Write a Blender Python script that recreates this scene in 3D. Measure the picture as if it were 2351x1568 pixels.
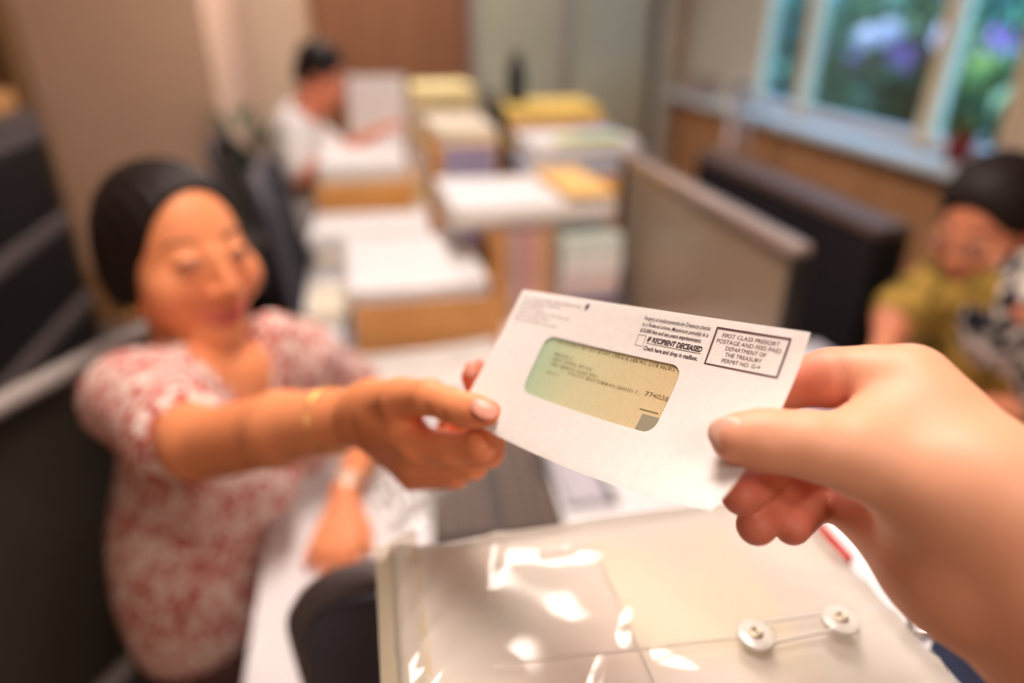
import bpy, bmesh, math, random
import numpy as np
from mathutils import Vector, Matrix
random.seed(7); np.random.seed(7)
for o in list(bpy.data.objects): bpy.data.objects.remove(o)
SC = bpy.context.scene
COL = SC.collection

# ------------------------------------------------------------------ camera, world, sun, lamps, exposure
YAW, PIT = math.radians(11.8), math.radians(26.3)
CAM = np.array([0.0, 0.0, 1.5])
FW = np.array([math.sin(YAW)*math.cos(PIT), math.cos(YAW)*math.cos(PIT), -math.sin(PIT)])
RT = np.array([math.cos(YAW), -math.sin(YAW), 0.0])
UP = np.cross(RT, FW)
cd = bpy.data.cameras.new('camera'); cam = bpy.data.objects.new('camera', cd); COL.objects.link(cam)
cd.lens = 24; cd.sensor_width = 36; cd.clip_start = 0.01; cd.clip_end = 200
cam.location = CAM
cam.rotation_euler = (math.radians(90)-PIT, 0, -YAW)
cd.dof.use_dof = True; cd.dof.focus_distance = 0.330; cd.dof.aperture_fstop = 1.85
SC.camera = cam
SC.view_settings.view_transform = 'Standard'; SC.view_settings.look = 'None'
SC.view_settings.gamma = 1.0; SC.view_settings.use_curve_mapping = False
SC.view_settings.exposure = 0.0
W = bpy.data.worlds.new('world'); SC.world = W; W.use_nodes = True
W.node_tree.nodes['Background'].inputs[0].default_value = (0.33, 0.64, 1.0, 1)
W.node_tree.nodes['Background'].inputs[1].default_value = 4.2
sl = bpy.data.lights.new('sun', 'SUN'); sl.energy = 13.0; sl.angle = 0.02; sl.color = (1, .93, .82)
sun = bpy.data.objects.new('sun', sl); COL.objects.link(sun); sun.location = (-4, 0, 8)
sun.rotation_euler = (0, math.radians(-28), math.radians(10))
LAMP_L = 33.5            # radiance of the ceiling panels
LAMP_C = (1.0, 0.85, 0.76)
LAMPS = [(0.16, 0.95, 1.22), (0.16, 3.6, 1.22), (0.35, -1.1, 0.62)]  # last panel is an added unseen fill, lifting the dark hand and blouse

# ------------------------------------------------------------------ pixel/depth -> place
FPX, CX, CY = 1567.0, 1175.5, 784.0
def ray(px, py): return (px-CX)/FPX*RT + (CY-py)/FPX*UP + FW
def P(px, py, s): return CAM + s*ray(px, py)
def PZ(px, py, z):
    r = ray(px, py); return CAM + r*((z-CAM[2])/r[2])
def cdir(x, y, s): return x*RT + y*UP + s*FW
def nrm(v): v = np.asarray(v, float); return v/np.linalg.norm(v)

# ------------------------------------------------------------------ materials
MATS = {}
def mat(name, col, rough=.6, spec=.3, var=.08, scale=18., bump=0., bscale=60., metal=0., sss=0., col2=None, stretch=None, coat=0., sheen=0., contrast=None):
    if name in MATS: return MATS[name]
    m = bpy.data.materials.new(name); m.use_nodes = True; nt = m.node_tree; N = nt.nodes; L = nt.links
    b = N['Principled BSDF']
    b.inputs['Roughness'].default_value = rough; b.inputs['Specular IOR Level'].default_value = spec; b.inputs['Metallic'].default_value = metal
    if coat: b.inputs['Coat Weight'].default_value = coat; b.inputs['Coat Roughness'].default_value = .15
    tc = N.new('ShaderNodeTexCoord'); src = tc.outputs['Object']
    if stretch:
        mp = N.new('ShaderNodeMapping'); mp.inputs['Scale'].default_value = stretch; L.new(src, mp.inputs[0]); src = mp.outputs[0]
    no = N.new('ShaderNodeTexNoise'); no.inputs['Scale'].default_value = scale; no.inputs['Detail'].default_value = 4; L.new(src, no.inputs['Vector'])
    cr = N.new('ShaderNodeValToRGB')
    a = [max(0, c*(1-var)) for c in col]; c2 = [min(1, c*(1+var)) for c in (col if col2 is None else col)] if col2 is None else col2
    lo, hi = contrast or (.3, .7)
    cr.color_ramp.elements[0].position = lo; cr.color_ramp.elements[1].position = hi
    cr.color_ramp.elements[0].color = (*a, 1); cr.color_ramp.elements[1].color = (*c2, 1)
    L.new(no.outputs['Fac'], cr.inputs[0]); L.new(cr.outputs[0], b.inputs['Base Color'])
    if bump:
        nb = N.new('ShaderNodeTexNoise'); nb.inputs['Scale'].default_value = bscale; nb.inputs['Detail'].default_value = 3; L.new(src, nb.inputs['Vector'])
        bp = N.new('ShaderNodeBump'); bp.inputs['Strength'].default_value = bump; bp.inputs['Distance'].default_value = .002
        L.new(nb.outputs['Fac'], bp.inputs['Height']); L.new(bp.outputs[0], b.inputs['Normal'])
    if sss:
        b.inputs['Subsurface Weight'].default_value = sss; b.inputs['Subsurface Radius'].default_value = (1, .35, .18); b.inputs['Subsurface Scale'].default_value = .006
    if sheen: b.inputs['Sheen Weight'].default_value = sheen
    MATS[name] = m; return m

def clear(name, tint=(1, 1, 1), gloss=.12, rough=.04, milky=0., milk=(.85, .82, .78), bump=0., bscale=40.):
    m = bpy.data.materials.new(name); m.use_nodes = True; nt = m.node_tree; N = nt.nodes; L = nt.links
    N.remove(N['Principled BSDF']); out = N['Material Output']
    t = N.new('ShaderNodeBsdfTransparent'); t.inputs[0].default_value = (*tint, 1)
    g = N.new('ShaderNodeBsdfGlossy'); g.inputs['Roughness'].default_value = rough
    fr = N.new('ShaderNodeLayerWeight'); fr.inputs['Blend'].default_value = .25
    ma = N.new('ShaderNodeMath'); ma.operation = 'MULTIPLY_ADD'; ma.inputs[1].default_value = .5; ma.inputs[2].default_value = gloss
    ma.use_clamp = True; L.new(fr.outputs['Fresnel'], ma.inputs[0])
    base = t
    if milky:
        d = N.new('ShaderNodeBsdfDiffuse'); d.inputs[0].default_value = (*milk, 1)
        mx = N.new('ShaderNodeMixShader'); mx.inputs[0].default_value = milky; L.new(t.outputs[0], mx.inputs[1]); L.new(d.outputs[0], mx.inputs[2]); base = mx
    m2 = N.new('ShaderNodeMixShader'); L.new(ma.outputs[0], m2.inputs[0]); L.new(base.outputs[0], m2.inputs[1]); L.new(g.outputs[0], m2.inputs[2])
    if bump:
        tc = N.new('ShaderNodeTexCoord'); nb = N.new('ShaderNodeTexNoise'); nb.inputs['Scale'].default_value = bscale; L.new(tc.outputs['Object'], nb.inputs['Vector'])
        bp = N.new('ShaderNodeBump'); bp.inputs['Strength'].default_value = bump; bp.inputs['Distance'].default_value = .003; L.new(nb.outputs['Fac'], bp.inputs['Height']); L.new(bp.outputs[0], g.inputs['Normal'])
    L.new(m2.outputs[0], out.inputs[0]); return m

def emit(name, col, s):
    m = bpy.data.materials.new(name); m.use_nodes = True; nt = m.node_tree
    nt.nodes.remove(nt.nodes['Principled BSDF']); e = nt.nodes.new('ShaderNodeEmission')
    e.inputs[0].default_value = (*col, 1); e.inputs[1].default_value = s; nt.links.new(e.outputs[0], nt.nodes['Material Output'].inputs[0]); return m

def wood(name, c1, c2, axis=(1, 1, .12), scale=14):
    return mat(name, c1, rough=.45, spec=.35, var=0., col2=c2, scale=scale, stretch=axis, bump=.05, bscale=40)

# ------------------------------------------------------------------ objects
def link(o, parent=None):
    COL.objects.link(o)
    if parent is not None: o.parent = parent
    return o
def tag(o, label=None, cat=None, group=None, kind=None):
    if label: o['label'] = label
    if cat: o['category'] = cat
    if group: o['group'] = group
    if kind: o['kind'] = kind
    return o
def thing(name, label, cat, loc=(0, 0, 0), rz=0., group=None):
    o = bpy.data.objects.new(name, None); o.empty_display_size = .05; COL.objects.link(o)
    o.location = Vector(loc); o.rotation_euler = (0, 0, rz)
    return tag(o, label, cat, group)
def done(bm, name, m, parent=None, loc=None, smooth=False, rz=None):
    me = bpy.data.meshes.new(name); bmesh.ops.recalc_face_normals(bm, faces=bm.faces); bm.to_mesh(me); bm.free()
    if m is not None: me.materials.append(m)
    if smooth:
        for p in me.polygons: p.use_smooth = True
    o = bpy.data.objects.new(name, me); link(o, parent)
    if loc is not None: o.location = Vector(loc)
    if rz is not None: o.rotation_euler = (0, 0, rz)
    return o
def copy_tree(o, parent=None):
    c = o.copy(); link(c, None); c.parent = parent
    for ch in list(o.children): copy_tree(ch, c)
    return c
def NB(): return bmesh.new()
def add(bm, other, M=None):
    me = bpy.data.meshes.new('tmp'); other.to_mesh(me); other.free()
    if M is not None: me.transform(M)
    bm.from_mesh(me); bpy.data.meshes.remove(me)
def box(bm, c, s, rz=0., bev=0., rot=None, seg=2):
    b = bmesh.new(); bmesh.ops.create_cube(b, size=1); bmesh.ops.scale(b, vec=Vector(s), verts=b.verts)
    if bev: bmesh.ops.bevel(b, geom=b.edges[:], offset=bev, segments=seg, profile=.5, affect='EDGES')
    M = Matrix.Translation(Vector(c)) @ (rot.to_4x4() if rot is not None else Matrix.Rotation(rz, 4, 'Z'))
    add(bm, b, M); return bm
def tube(bm, pts, r, n=10, closed=False, caps=True):
    pts = [Vector(p) for p in pts]; k = len(pts); rs = r if isinstance(r, (list, tuple)) else [r]*k
    rings = []; up = None
    for i, p in enumerate(pts):
        if closed: d = pts[(i+1) % k]-pts[i-1]
        else: d = pts[min(i+1, k-1)]-pts[max(i-1, 0)]
        d.normalize()
        if up is None: up = d.orthogonal().normalized()
        up = (up-d*up.dot(d)).normalized(); s = d.cross(up)
        rings.append([bm.verts.new(p+(up*math.cos(t)+s*math.sin(t))*rs[i]) for t in [2*math.pi*j/n for j in range(n)]])
    for i in range(k if closed else k-1):
        a, b = rings[i], rings[(i+1) % k]
        for j in range(n): bm.faces.new((a[j], a[(j+1) % n], b[(j+1) % n], b[j]))
    if caps and not closed: bm.faces.new(rings[0][::-1]); bm.faces.new(rings[-1])
    return bm
def lathe(bm, prof, c=(0, 0, 0), n=24):
    rings = []
    for r, z in prof: rings.append([bm.verts.new((c[0]+r*math.cos(2*math.pi*j/n), c[1]+r*math.sin(2*math.pi*j/n), c[2]+z)) for j in range(n)])
    for a, b in zip(rings, rings[1:]):
        for j in range(n): bm.faces.new((a[j], a[(j+1) % n], b[(j+1) % n], b[j]))
    if prof[0][0] > 1e-5: bm.faces.new(rings[0][::-1])
    if prof[-1][0] > 1e-5: bm.faces.new(rings[-1])
    bmesh.ops.remove_doubles(bm, verts=bm.verts, dist=1e-6); return bm
def rrect(w, h, r, n=8):
    pts = []
    for cx, cy, a0 in ((w/2-r, h/2-r, 0), (-w/2+r, h/2-r, 90), (-w/2+r, -h/2+r, 180), (w/2-r, -h/2+r, 270)):
        for i in range(n+1):
            a = math.radians(a0+90*i/n); pts.append((cx+r*math.cos(a), cy+r*math.sin(a)))
    return pts
def prism(bm, pts, f0, f1):
    a = [bm.verts.new(f0(*p)) for p in pts]; b = [bm.verts.new(f1(*p)) for p in pts]; n = len(pts)
    for i in range(n): bm.faces.new((a[i], a[(i+1) % n], b[(i+1) % n], b[i]))
    bm.faces.new(a[::-1]); bm.faces.new(b); return bm
def grid(bm, nu, nv, f):
    vs = [[bm.verts.new(f(i/nu, j/nv)) for j in range(nv+1)] for i in range(nu+1)]
    for i in range(nu):
        for j in range(nv): bm.faces.new((vs[i][j], vs[i+1][j], vs[i+1][j+1], vs[i][j+1]))
    return vs

# ------------------------------------------------------------------ signed distance bodies
class SDF:
    def __init__(s, lo, hi, h):
        s.lo = np.array(lo, float); s.h = h; s.n = np.maximum(4, np.ceil((np.array(hi)-s.lo)/h).astype(int)+1)
        s.F = np.full(s.n, .06, np.float32)
    def sub(s, lo, hi, pad):
        a = np.clip(np.floor((np.array(lo)-pad-s.lo)/s.h).astype(int), 0, s.n); b = np.clip(np.ceil((np.array(hi)+pad-s.lo)/s.h).astype(int)+1, 0, s.n)
        if (b <= a).any(): return None
        ax = [(s.lo[i]+s.h*np.arange(a[i], b[i])).astype(np.float32) for i in range(3)]
        return tuple(slice(a[i], b[i]) for i in range(3)), ax[0][:, None, None], ax[1][None, :, None], ax[2][None, None, :]
    def put(s, g, sl, d, k, op):
        A = s.F[sl]
        if op == 'add':
            if k > 0:
                h = np.clip(.5+.5*(d-A)/k, 0, 1); s.F[sl] = d*(1-h)+A*h-k*h*(1-h)
            else: s.F[sl] = np.minimum(A, d)
        else:
            d = -d
            if k > 0:
                h = np.clip(.5-.5*(d-A)/k, 0, 1); s.F[sl] = d*(1-h)+A*h+k*h*(1-h)
            else: s.F[sl] = np.maximum(A, d)
    def rc(s, a, b, ra, rb, k=.01, op='add'):
        a = np.asarray(a, float); b = np.asarray(b, float); R = max(ra, rb)
        q = s.sub(np.minimum(a, b)-R, np.maximum(a, b)+R, .05 if op == 'add' else k+.005)
        if q is None: return s
        sl, x, y, z = q; d = b-a; L2 = max(d@d, 1e-9)
        t = np.clip(((x-a[0])*d[0]+(y-a[1])*d[1]+(z-a[2])*d[2])/L2, 0, 1).astype(np.float32)
        D = np.sqrt((x-a[0]-t*d[0])**2+(y-a[1]-t*d[1])**2+(z-a[2]-t*d[2])**2)-(ra+(rb-ra)*t)
        s.put(None, sl, D.astype(np.float32), k, op); return s
    def el(s, c, r, ax=None, k=.01, op='add'):
        c = np.asarray(c, float); r = np.asarray(r, float); R = r.max()
        q = s.sub(c-R, c+R, .05 if op == 'add' else k+.005)
        if q is None: return s
        sl, x, y, z = q; A = np.eye(3) if ax is None else np.asarray(ax)
        u = [((x-c[0])*A[i][0]+(y-c[1])*A[i][1]+(z-c[2])*A[i][2])/r[i] for i in range(3)]
        k0 = np.sqrt(u[0]**2+u[1]**2+u[2]**2); k1 = np.sqrt((u[0]/r[0])**2+(u[1]/r[1])**2+(u[2]/r[2])**2)+1e-9
        D = (k0*(k0-1)/k1).astype(np.float32); D = np.where(k0 < 1e-3, -r.min(), D)
        s.put(None, sl, D.astype(np.float32), k, op); return s
    def chain(s, pts, k=.006, kj=None):
        for i in range(len(pts)-1):
            (a, ra), (b, rb) = pts[i], pts[i+1]; s.rc(a, b, ra, rb, k if i else (kj if kj is not None else k))
        return s
    def half(s, p, n, k=.004):          # cut away the side n points to
        n = nrm(n); ax = [(s.lo[i]+s.h*np.arange(s.n[i])).astype(np.float32) for i in range(3)]
        d = (ax[0][:, None, None]-p[0])*n[0]+(ax[1][None, :, None]-p[1])*n[1]+(ax[2][None, None, :]-p[2])*n[2]
        s.F = np.maximum(s.F, d.astype(np.float32)); return s
    def val(s, p):
        i = np.clip(np.round((np.asarray(p)-s.lo)/s.h).astype(int), 0, s.n-1); return s.F[tuple(i)]
    def hit(s, o, d, L=.2):
        d = nrm(d); prev = None
        for t in np.arange(0, L, s.h*.5):
            v = s.val(o+d*t)
            if v <= 0: return o+d*(t-s.h*.25)
        return o+d*L*.5
    def mesh(s, smooth=1):
        F = s.F; F[0], F[-1] = .01, .01; F[:, 0], F[:, -1] = .01, .01; F[:, :, 0], F[:, :, -1] = .01, .01
        I = F < 0; n = s.n
        cnt = np.zeros(n-1, np.int8)
        for dx in (0, 1):
            for dy in (0, 1):
                for dz in (0, 1): cnt += I[dx:n[0]-1+dx, dy:n[1]-1+dy, dz:n[2]-1+dz]
        act = np.argwhere((cnt > 0) & (cnt < 8)); idx = np.full(n-1, -1, np.int64); idx[tuple(act.T)] = np.arange(len(act))
        pos = np.zeros((len(act), 3)); num = np.zeros(len(act))
        C = [(i, j, k) for i in (0, 1) for j in (0, 1) for k in (0, 1)]
        for a in C:
            for ax in range(3):
                if a[ax]: continue
                b = list(a); b[ax] = 1
                fa = F[tuple((act+a).T)]; fb = F[tuple((act+b).T)]; m = (fa < 0) != (fb < 0)
                t = np.where(m, fa/np.where(m, fa-fb, 1), 0); q = np.tile(np.array(a, float), (len(act), 1)); q[:, ax] = t
                pos[m] += q[m]; num += m
        pos = (pos/num[:, None]+act)*s.h+s.lo
        faces = []
        for ax in range(3):
            u, v = (ax+1) % 3, (ax+2) % 3
            sa = [slice(None)]*3; sb = [slice(None)]*3; sa[ax] = slice(0, -1); sb[ax] = slice(1, None)
            A, B = I[tuple(sa)], I[tuple(sb)]; e = np.argwhere(A != B); e = e[(e[:, u] > 0) & (e[:, v] > 0)]
            inn = A[tuple(e.T)]
            def cell(du, dv):
                q = e.copy(); q[:, u] += du; q[:, v] += dv; return idx[tuple(q.T)]
            f = np.stack([cell(-1, -1), cell(0, -1), cell(0, 0), cell(-1, 0)], 1)
            f[~inn] = f[~inn][:, ::-1]; faces.append(f)
        faces = np.concatenate(faces)
        for _ in range(smooth):
            acc = np.zeros_like(pos); c = np.zeros(len(pos))
            for i in range(4):
                a, b = faces[:, i], faces[:, (i+1) % 4]
                np.add.at(acc, a, pos[b]); np.add.at(c, a, 1); np.add.at(acc, b, pos[a]); np.add.at(c, b, 1)
            pos = .5*pos+.5*acc/np.maximum(c, 1)[:, None]
        return pos, faces
def meshobj(name, parts, m, parent=None, base=(0, 0, 0)):
    V = []; Fc = []; k = 0
    for v, f in parts: V.append(v-np.asarray(base)); Fc.append(f+k); k += len(v)
    V = np.concatenate(V); Fc = np.concatenate(Fc)
    me = bpy.data.meshes.new(name); me.vertices.add(len(V)); me.vertices.foreach_set('co', V.astype(np.float32).ravel())
    me.loops.add(Fc.size); me.loops.foreach_set('vertex_index', Fc.astype(np.int32).ravel())
    me.polygons.add(len(Fc)); me.polygons.foreach_set('loop_start', np.arange(0, Fc.size, 4, dtype=np.int32)); me.polygons.foreach_set('loop_total', np.full(len(Fc), 4, np.int32))
    me.polygons.foreach_set('use_smooth', np.ones(len(Fc), bool))
    me.update(calc_edges=True); me.validate()
    if m: me.materials.append(m)
    o = bpy.data.objects.new(name, me); link(o, parent)
    if parent is None: o.location = Vector(base)
    return o

# ================================================================== MATERIAL LIBRARY
m_wall = mat('tan wall paint', (.74, .49, .34), rough=.85, spec=.15, var=.04, scale=3, bump=.05)
m_wall2 = mat('beige wall paint', (.66, .50, .36), rough=.85, spec=.15, var=.04, scale=3, bump=.05)
m_wall3 = mat('grey wall paint', (.56, .55, .49), rough=.85, spec=.15, var=.04, scale=3, bump=.05)
m_ceil = mat('ceiling tile', (.72, .68, .62), rough=.9, spec=.1, bump=.1)
m_floor = mat('grey carpet', (.20, .17, .15), rough=.95, spec=.05, var=.25, scale=90, bump=.4, bscale=300)
m_door = wood('brown door veneer', (.23, .095, .042), (.30, .13, .06), (4, 1, .25), 6)
m_panel = wood('oak panel', (.42, .21, .095), (.50, .26, .125), (1, 2, .3), 5)
m_darkwood = wood('dark wood', (.20, .10, .035), (.28, .15, .06), (3, 3, .3), 6)
m_frost = mat('green frosted glass', (.46, .45, .33), rough=.25, spec=.5, var=.12, scale=1.5)
m_frame = mat('cream window frame', (.74, .62, .42), rough=.5)
m_alu = mat('brushed aluminium', (.42, .34, .31), rough=.4, metal=.6, var=.05)
m_black = mat('black steel', (.012, .011, .011), rough=.45, spec=.35)
m_char = mat('charcoal plastic', (.070, .067, .085), rough=.42, spec=.4, bump=.05, bscale=400)
m_grey = mat('grey plastic', (.13, .105, .105), rough=.5)
m_lgrey = mat('light grey plastic', (.52, .46, .43), rough=.45)
m_white = mat('white laminate', (.80, .78, .80), rough=.35, spec=.4, var=.02)
m_paper = mat('white paper', (.77, .75, .76), rough=.8, spec=.15, var=.02)
m_paper2 = mat('cream paper', (.80, .72, .58), rough=.8, spec=.15, var=.04)
m_card = mat('cardboard', (.60, .30, .11), rough=.8, spec=.15, var=.10, scale=10)
m_card2 = mat('orange cardboard', (.72, .36, .11), rough=.75, spec=.2, var=.08, scale=10)
m_screen = mat('smoked grey screen', (.26, .20, .14), rough=.22, spec=.5, var=.10, scale=2.5)
m_chrome = mat('chrome', (.8, .78, .75), rough=.18, metal=1.)
m_gold = mat('gold', (.9, .58, .20), rough=.25, metal=1.)

# ================================================================== STRUCTURE
def slab(name, lo, hi, m, parent=None, bev=0.):
    lo = np.array(lo, float); hi = np.array(hi, float); b = NB(); box(b, (0, 0, 0), hi-lo, bev=bev)
    o = done(b, name, m, parent, loc=(lo+hi)/2)
    if parent is None: tag(o, kind='structure')
    return o
X0, X1, Y0, Y1, H = -2.7, 2.36, -1.8, 5.05, 2.62
slab('floor', (X0-.1, Y0-.1, -.08), (X1+.14, Y1+.1, 0), m_floor)
slab('ceiling', (X0-.1, Y0-.1, H), (X1+.14, Y1+.1, H+.1), m_ceil)
slab('wall_left', (X0-.1, Y0-.1, 0), (X0, Y1+.1, H), m_wall)
slab('wall_rear', (X0, Y0-.1, 0), (X1, Y0, H), m_wall2)
slab('wall_back', (X0, Y1, 0), (X1+.14, Y1+.1, H), m_wall2)
slab('wall_column', (X0, 3.62, 0), (-.665, Y1, H), m_wall)
wr = tag(bpy.data.objects.new('wall_right', None), kind='structure'); COL.objects.link(wr)
WY0, WY1, WZ0, WZ1 = 2.22, 4.12, .93, 2.25
for nm, lo, hi in (('lower_wall', (X1, Y0-.1, 0), (X1+.14, Y1, WZ0)), ('upper_wall', (X1, Y0-.1, WZ1), (X1+.14, Y1, H)), ('pier', (X1, Y0-.1, WZ0), (X1+.14, WY0, WZ1)), ('pier', (X1, WY1, WZ0), (X1+.14, Y1, WZ1))):
    slab(nm, lo, hi, m_wall3 if lo[1] > 2 else m_wall2, wr)
for i in range(6):                                             # oak panels under the sill
    y0 = Y0+.05+i*1.135; slab('oak_panel', (X1-.035, y0, .09), (X1, y0+1.125, WZ0-.04), m_panel, wr, .004)
tag(slab('baseboard_right', (X1-.05, Y0, 0), (X1-.035, Y1, .09), m_darkwood), kind='structure')
# window
wn = tag(bpy.data.objects.new('window_1', None), kind='structure'); COL.objects.link(wn)
for y in (WY0+.02, 2.66, 3.62, WY1-.02): slab('mullion', (X1+.03, y-.038, WZ0), (X1+.10, y+.038, WZ1), m_frame, wn, .005)
for z in (WZ0+.025, WZ1-.025): slab('frame_rail', (X1+.036, WY0, z-.02), (X1+.094, WY1, z+.03), m_white, wn, .005)
m_glass = clear('window glass', (.82, .95, 1.0), gloss=.03, rough=.02)
for a, b_ in ((WY0+.05, 2.625), (2.695, 3.585), (3.655, WY1-.05)): slab('pane', (X1+.06, a, WZ0+.05), (X1+.066, b_, WZ1-.05), m_glass, wn)
m_sill = mat('pale blue sill', (.70, .84, .92), rough=.35, spec=.4, var=.03)
slab('sill', (X1-.16, WY0-.25, WZ0-.04), (X1+.06, Y1, WZ0), m_sill, wn, .006)
# door
dr = tag(bpy.data.objects.new('door_1', None), kind='structure'); COL.objects.link(dr)
slab('door_leaf', (-.215, Y1-.05, 0), (.675, Y1-.005, 2.1), m_door, dr, .004)
for lo, hi in (((-.275, Y1-.06, 0), (-.22, Y1, 2.16)), ((.68, Y1-.06, 0), (.735, Y1, 2.16)), ((-.275, Y1-.06, 2.105), (.735, Y1, 2.16))): slab('door_frame', lo, hi, m_door, dr, .004)
b = NB(); tube(b, [(.60, Y1-.05, 1.0), (.60, Y1-.10, 1.0), (.49, Y1-.10, 1.0)], .009); done(b, 'door_handle', m_chrome, dr, smooth=True)
# glazed green panel beside the door
gp = tag(bpy.data.objects.new('window_2', None), kind='structure'); COL.objects.link(gp)
for i in range(2): slab('frosted_pane', (.80+i*.64, Y1-.03, .10), (1.42+i*.64, Y1-.02, 2.3), m_frost, gp)
for x in (.775, 1.43, 2.09): slab('post', (x-.022, Y1-.055, 0), (x+.022, Y1-.001, 2.35), m_alu if x < 2 else m_grey, gp, .004)
slab('wall_nib', (2.13, Y1-.10, 0), (2.2, Y1, H), m_wall3)
slab('baseboard_back', (-.66, Y1-.015, 0), (-.28, Y1, .09), m_darkwood)

# ceiling lamps
m_lamp = emit('lamp diffuser', LAMP_C, LAMP_L)
for i, (x, y, ln) in enumerate(LAMPS):
    t = thing('ceiling_light', ['square-edged ceiling light panel above the paper-covered desks', 'ceiling light panel in front of the brown door', 'short added fill light panel behind the counter'][i], 'ceiling light', (x, y, H), 0, 'ceiling light panels')
    b = NB(); box(b, (0, 0, -.012), (.36, ln, .02), bev=.003); done(b, 'frame', m_white, t)
    b = NB(); box(b, (0, 0, -.026), (.32, ln-.04, .006)); done(b, 'diffuser', m_lamp, t)

# ================================================================== OUTSIDE
m_ground = mat('outdoor paving', (.30, .34, .42), rough=.9, var=.2, scale=4)
slab('ground_outside', (X1+.14, -3, -.4), (14, 16, -.3), m_ground)
m_leafA = mat('deep green leaf', (.026, .12, .06), rough=.45, var=.4, scale=6)
m_leafB = mat('teal leaf', (.04, .19, .17), rough=.45, var=.4, scale=6)
m_leafC = mat('yellow green leaf', (.22, .30, .05), rough=.45, var=.4, scale=6)
m_glint = mat('lavender sky glints', (.86, .80, 1.0), rough=.6, var=.1)  # pale petal clusters painted as glints of sky between the leaves
m_blosP = mat('purple blossom', (.30, .14, .50), rough=.6, var=.2)
m_stem = mat('bark', (.10, .06, .035), rough=.9)
def leafcloud(bm, c, rad, n, size, rnd):
    for _ in range(n):
        v = Vector((rnd.gauss(0, 1), rnd.gauss(0, 1), rnd.gauss(0, 1))).normalized()*(rnd.random()**.4)
        p = Vector((c[0]+v.x*rad[0], c[1]+v.y*rad[1], c[2]+v.z*rad[2])); s = size*(.6+.8*rnd.random())
        M = Matrix.Translation(p) @ Matrix.Rotation(rnd.random()*6.3, 4, 'Z') @ Matrix.Rotation(rnd.random()*2-1+.6, 4, 'X')
        q = [M @ Vector(w) for w in ((0, -s, 0), (s*.45, 0, s*.12), (0, s, -.1*s), (-s*.45, 0, s*.12))]
        f = [bm.verts.new(w) for w in q]; bm.faces.new(f)
def shrub(label, c, rad, n, size, m, blos=None, seed=1):
    rnd = random.Random(seed); t = thing('shrub', label, 'shrub', (c[0], c[1], -.3))
    b = NB(); leafcloud(b, (0, 0, c[2]+.3), rad, n, size, rnd); tag(done(b, 'foliage', m, t), kind='stuff')
    b = NB()
    for k in range(5):
        a = k*1.26; tube(b, [(0.03*math.cos(a), .03*math.sin(a), 0), (rad[0]*.3*math.cos(a), rad[1]*.3*math.sin(a), c[2]*.6+.2), (rad[0]*.55*math.cos(a), rad[1]*.55*math.sin(a), c[2]+.3)], [.02, .014, .005], 6)
    done(b, 'stem', m_stem, t)
    if blos:
        for (p, r, bmtl, nn) in blos:
            b = NB(); leafcloud(b, (p[0]-c[0], p[1]-c[1], p[2]+.3), (r, r, r), nn, .03, rnd); tag(done(b, 'blossom', bmtl, t), kind='stuff')  # pale lavender clusters stand in for sky glints, purple ones are flowers
def OX(px, py, x):
    r = ray(px, py); return CAM+r*(x/r[0])
shrub('deep green shrub with lavender sky glints outside the middle window pane', (4.6, 5.6, .75), (.75, .9, .95), 1500, .11, m_leafA, [(OX(1990, 85, 3.95), .085, m_glint, 220), (OX(2040, 75, 3.95), .085, m_glint, 220), (OX(1960, 130, 3.95), .05, m_blosP, 40), (OX(2070, 130, 3.95), .12, m_blosP, 60), (OX(1880, 110, 4.0), .12, m_blosP, 60)], 3)
shrub('teal leafed shrub outside the far end of the window', (4.3, 6.9, .9), (.7, .8, 1.0), 1300, .11, m_leafB, None, 4)
shrub('yellow green shrub outside the near window pane', (4.6, 4.15, .6), (.7, .7, .95), 1300, .10, m_leafA, [(OX(2170, 85, 3.9), .085, m_glint, 220), (OX(2190, 130, 3.95), .08, m_blosP, 60), (OX(2240, 150, 3.9), .16, m_leafC, 90), (OX(2290, 90, 3.95), .1, m_blosP, 60)], 5)
shrub('tall dark green hedge plant furthest outside the window', (6.6, 7.4, 1.3), (.9, 3.4, 1.7), 3800, .15, m_leafB, None, 6)

# ================================================================== FURNITURE
DZ = .73
def desk(label, x0, x1, y0, y1, group='white office desks'):
    t = thing('desk', label, 'desk', ((x0+x1)/2, (y0+y1)/2, 0), 0, group); w, d = x1-x0, y1-y0
    b = NB(); box(b, (0, 0, DZ-.014), (w, d, .028), bev=.004); done(b, 'desk_top', m_white, t)
    for sx in (-1, 1):
        for sy in (-1, 1):
            b = NB(); box(b, (sx*(w/2-.06), sy*(d/2-.06), (DZ-.028)/2), (.05, .05, DZ-.028), bev=.004); done(b, 'leg', m_lgrey, t)
    for sy in (-1, 1):
        b = NB(); box(b, (0, sy*(d/2-.06), DZ-.06), (w-.17, .03, .05), bev=.003); done(b, 'crossbar', m_lgrey, t)
    return t
desk('white desk nearest, beside the woman in the red patterned blouse', -.215, .665, .60, 2.0)
desk('white desk further back, beside the man in the white shirt', -.215, .90, 2.005, 3.55)
desk('white desk at the right, beside the person with glasses', .70, 1.06, .36, 1.36)

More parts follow.
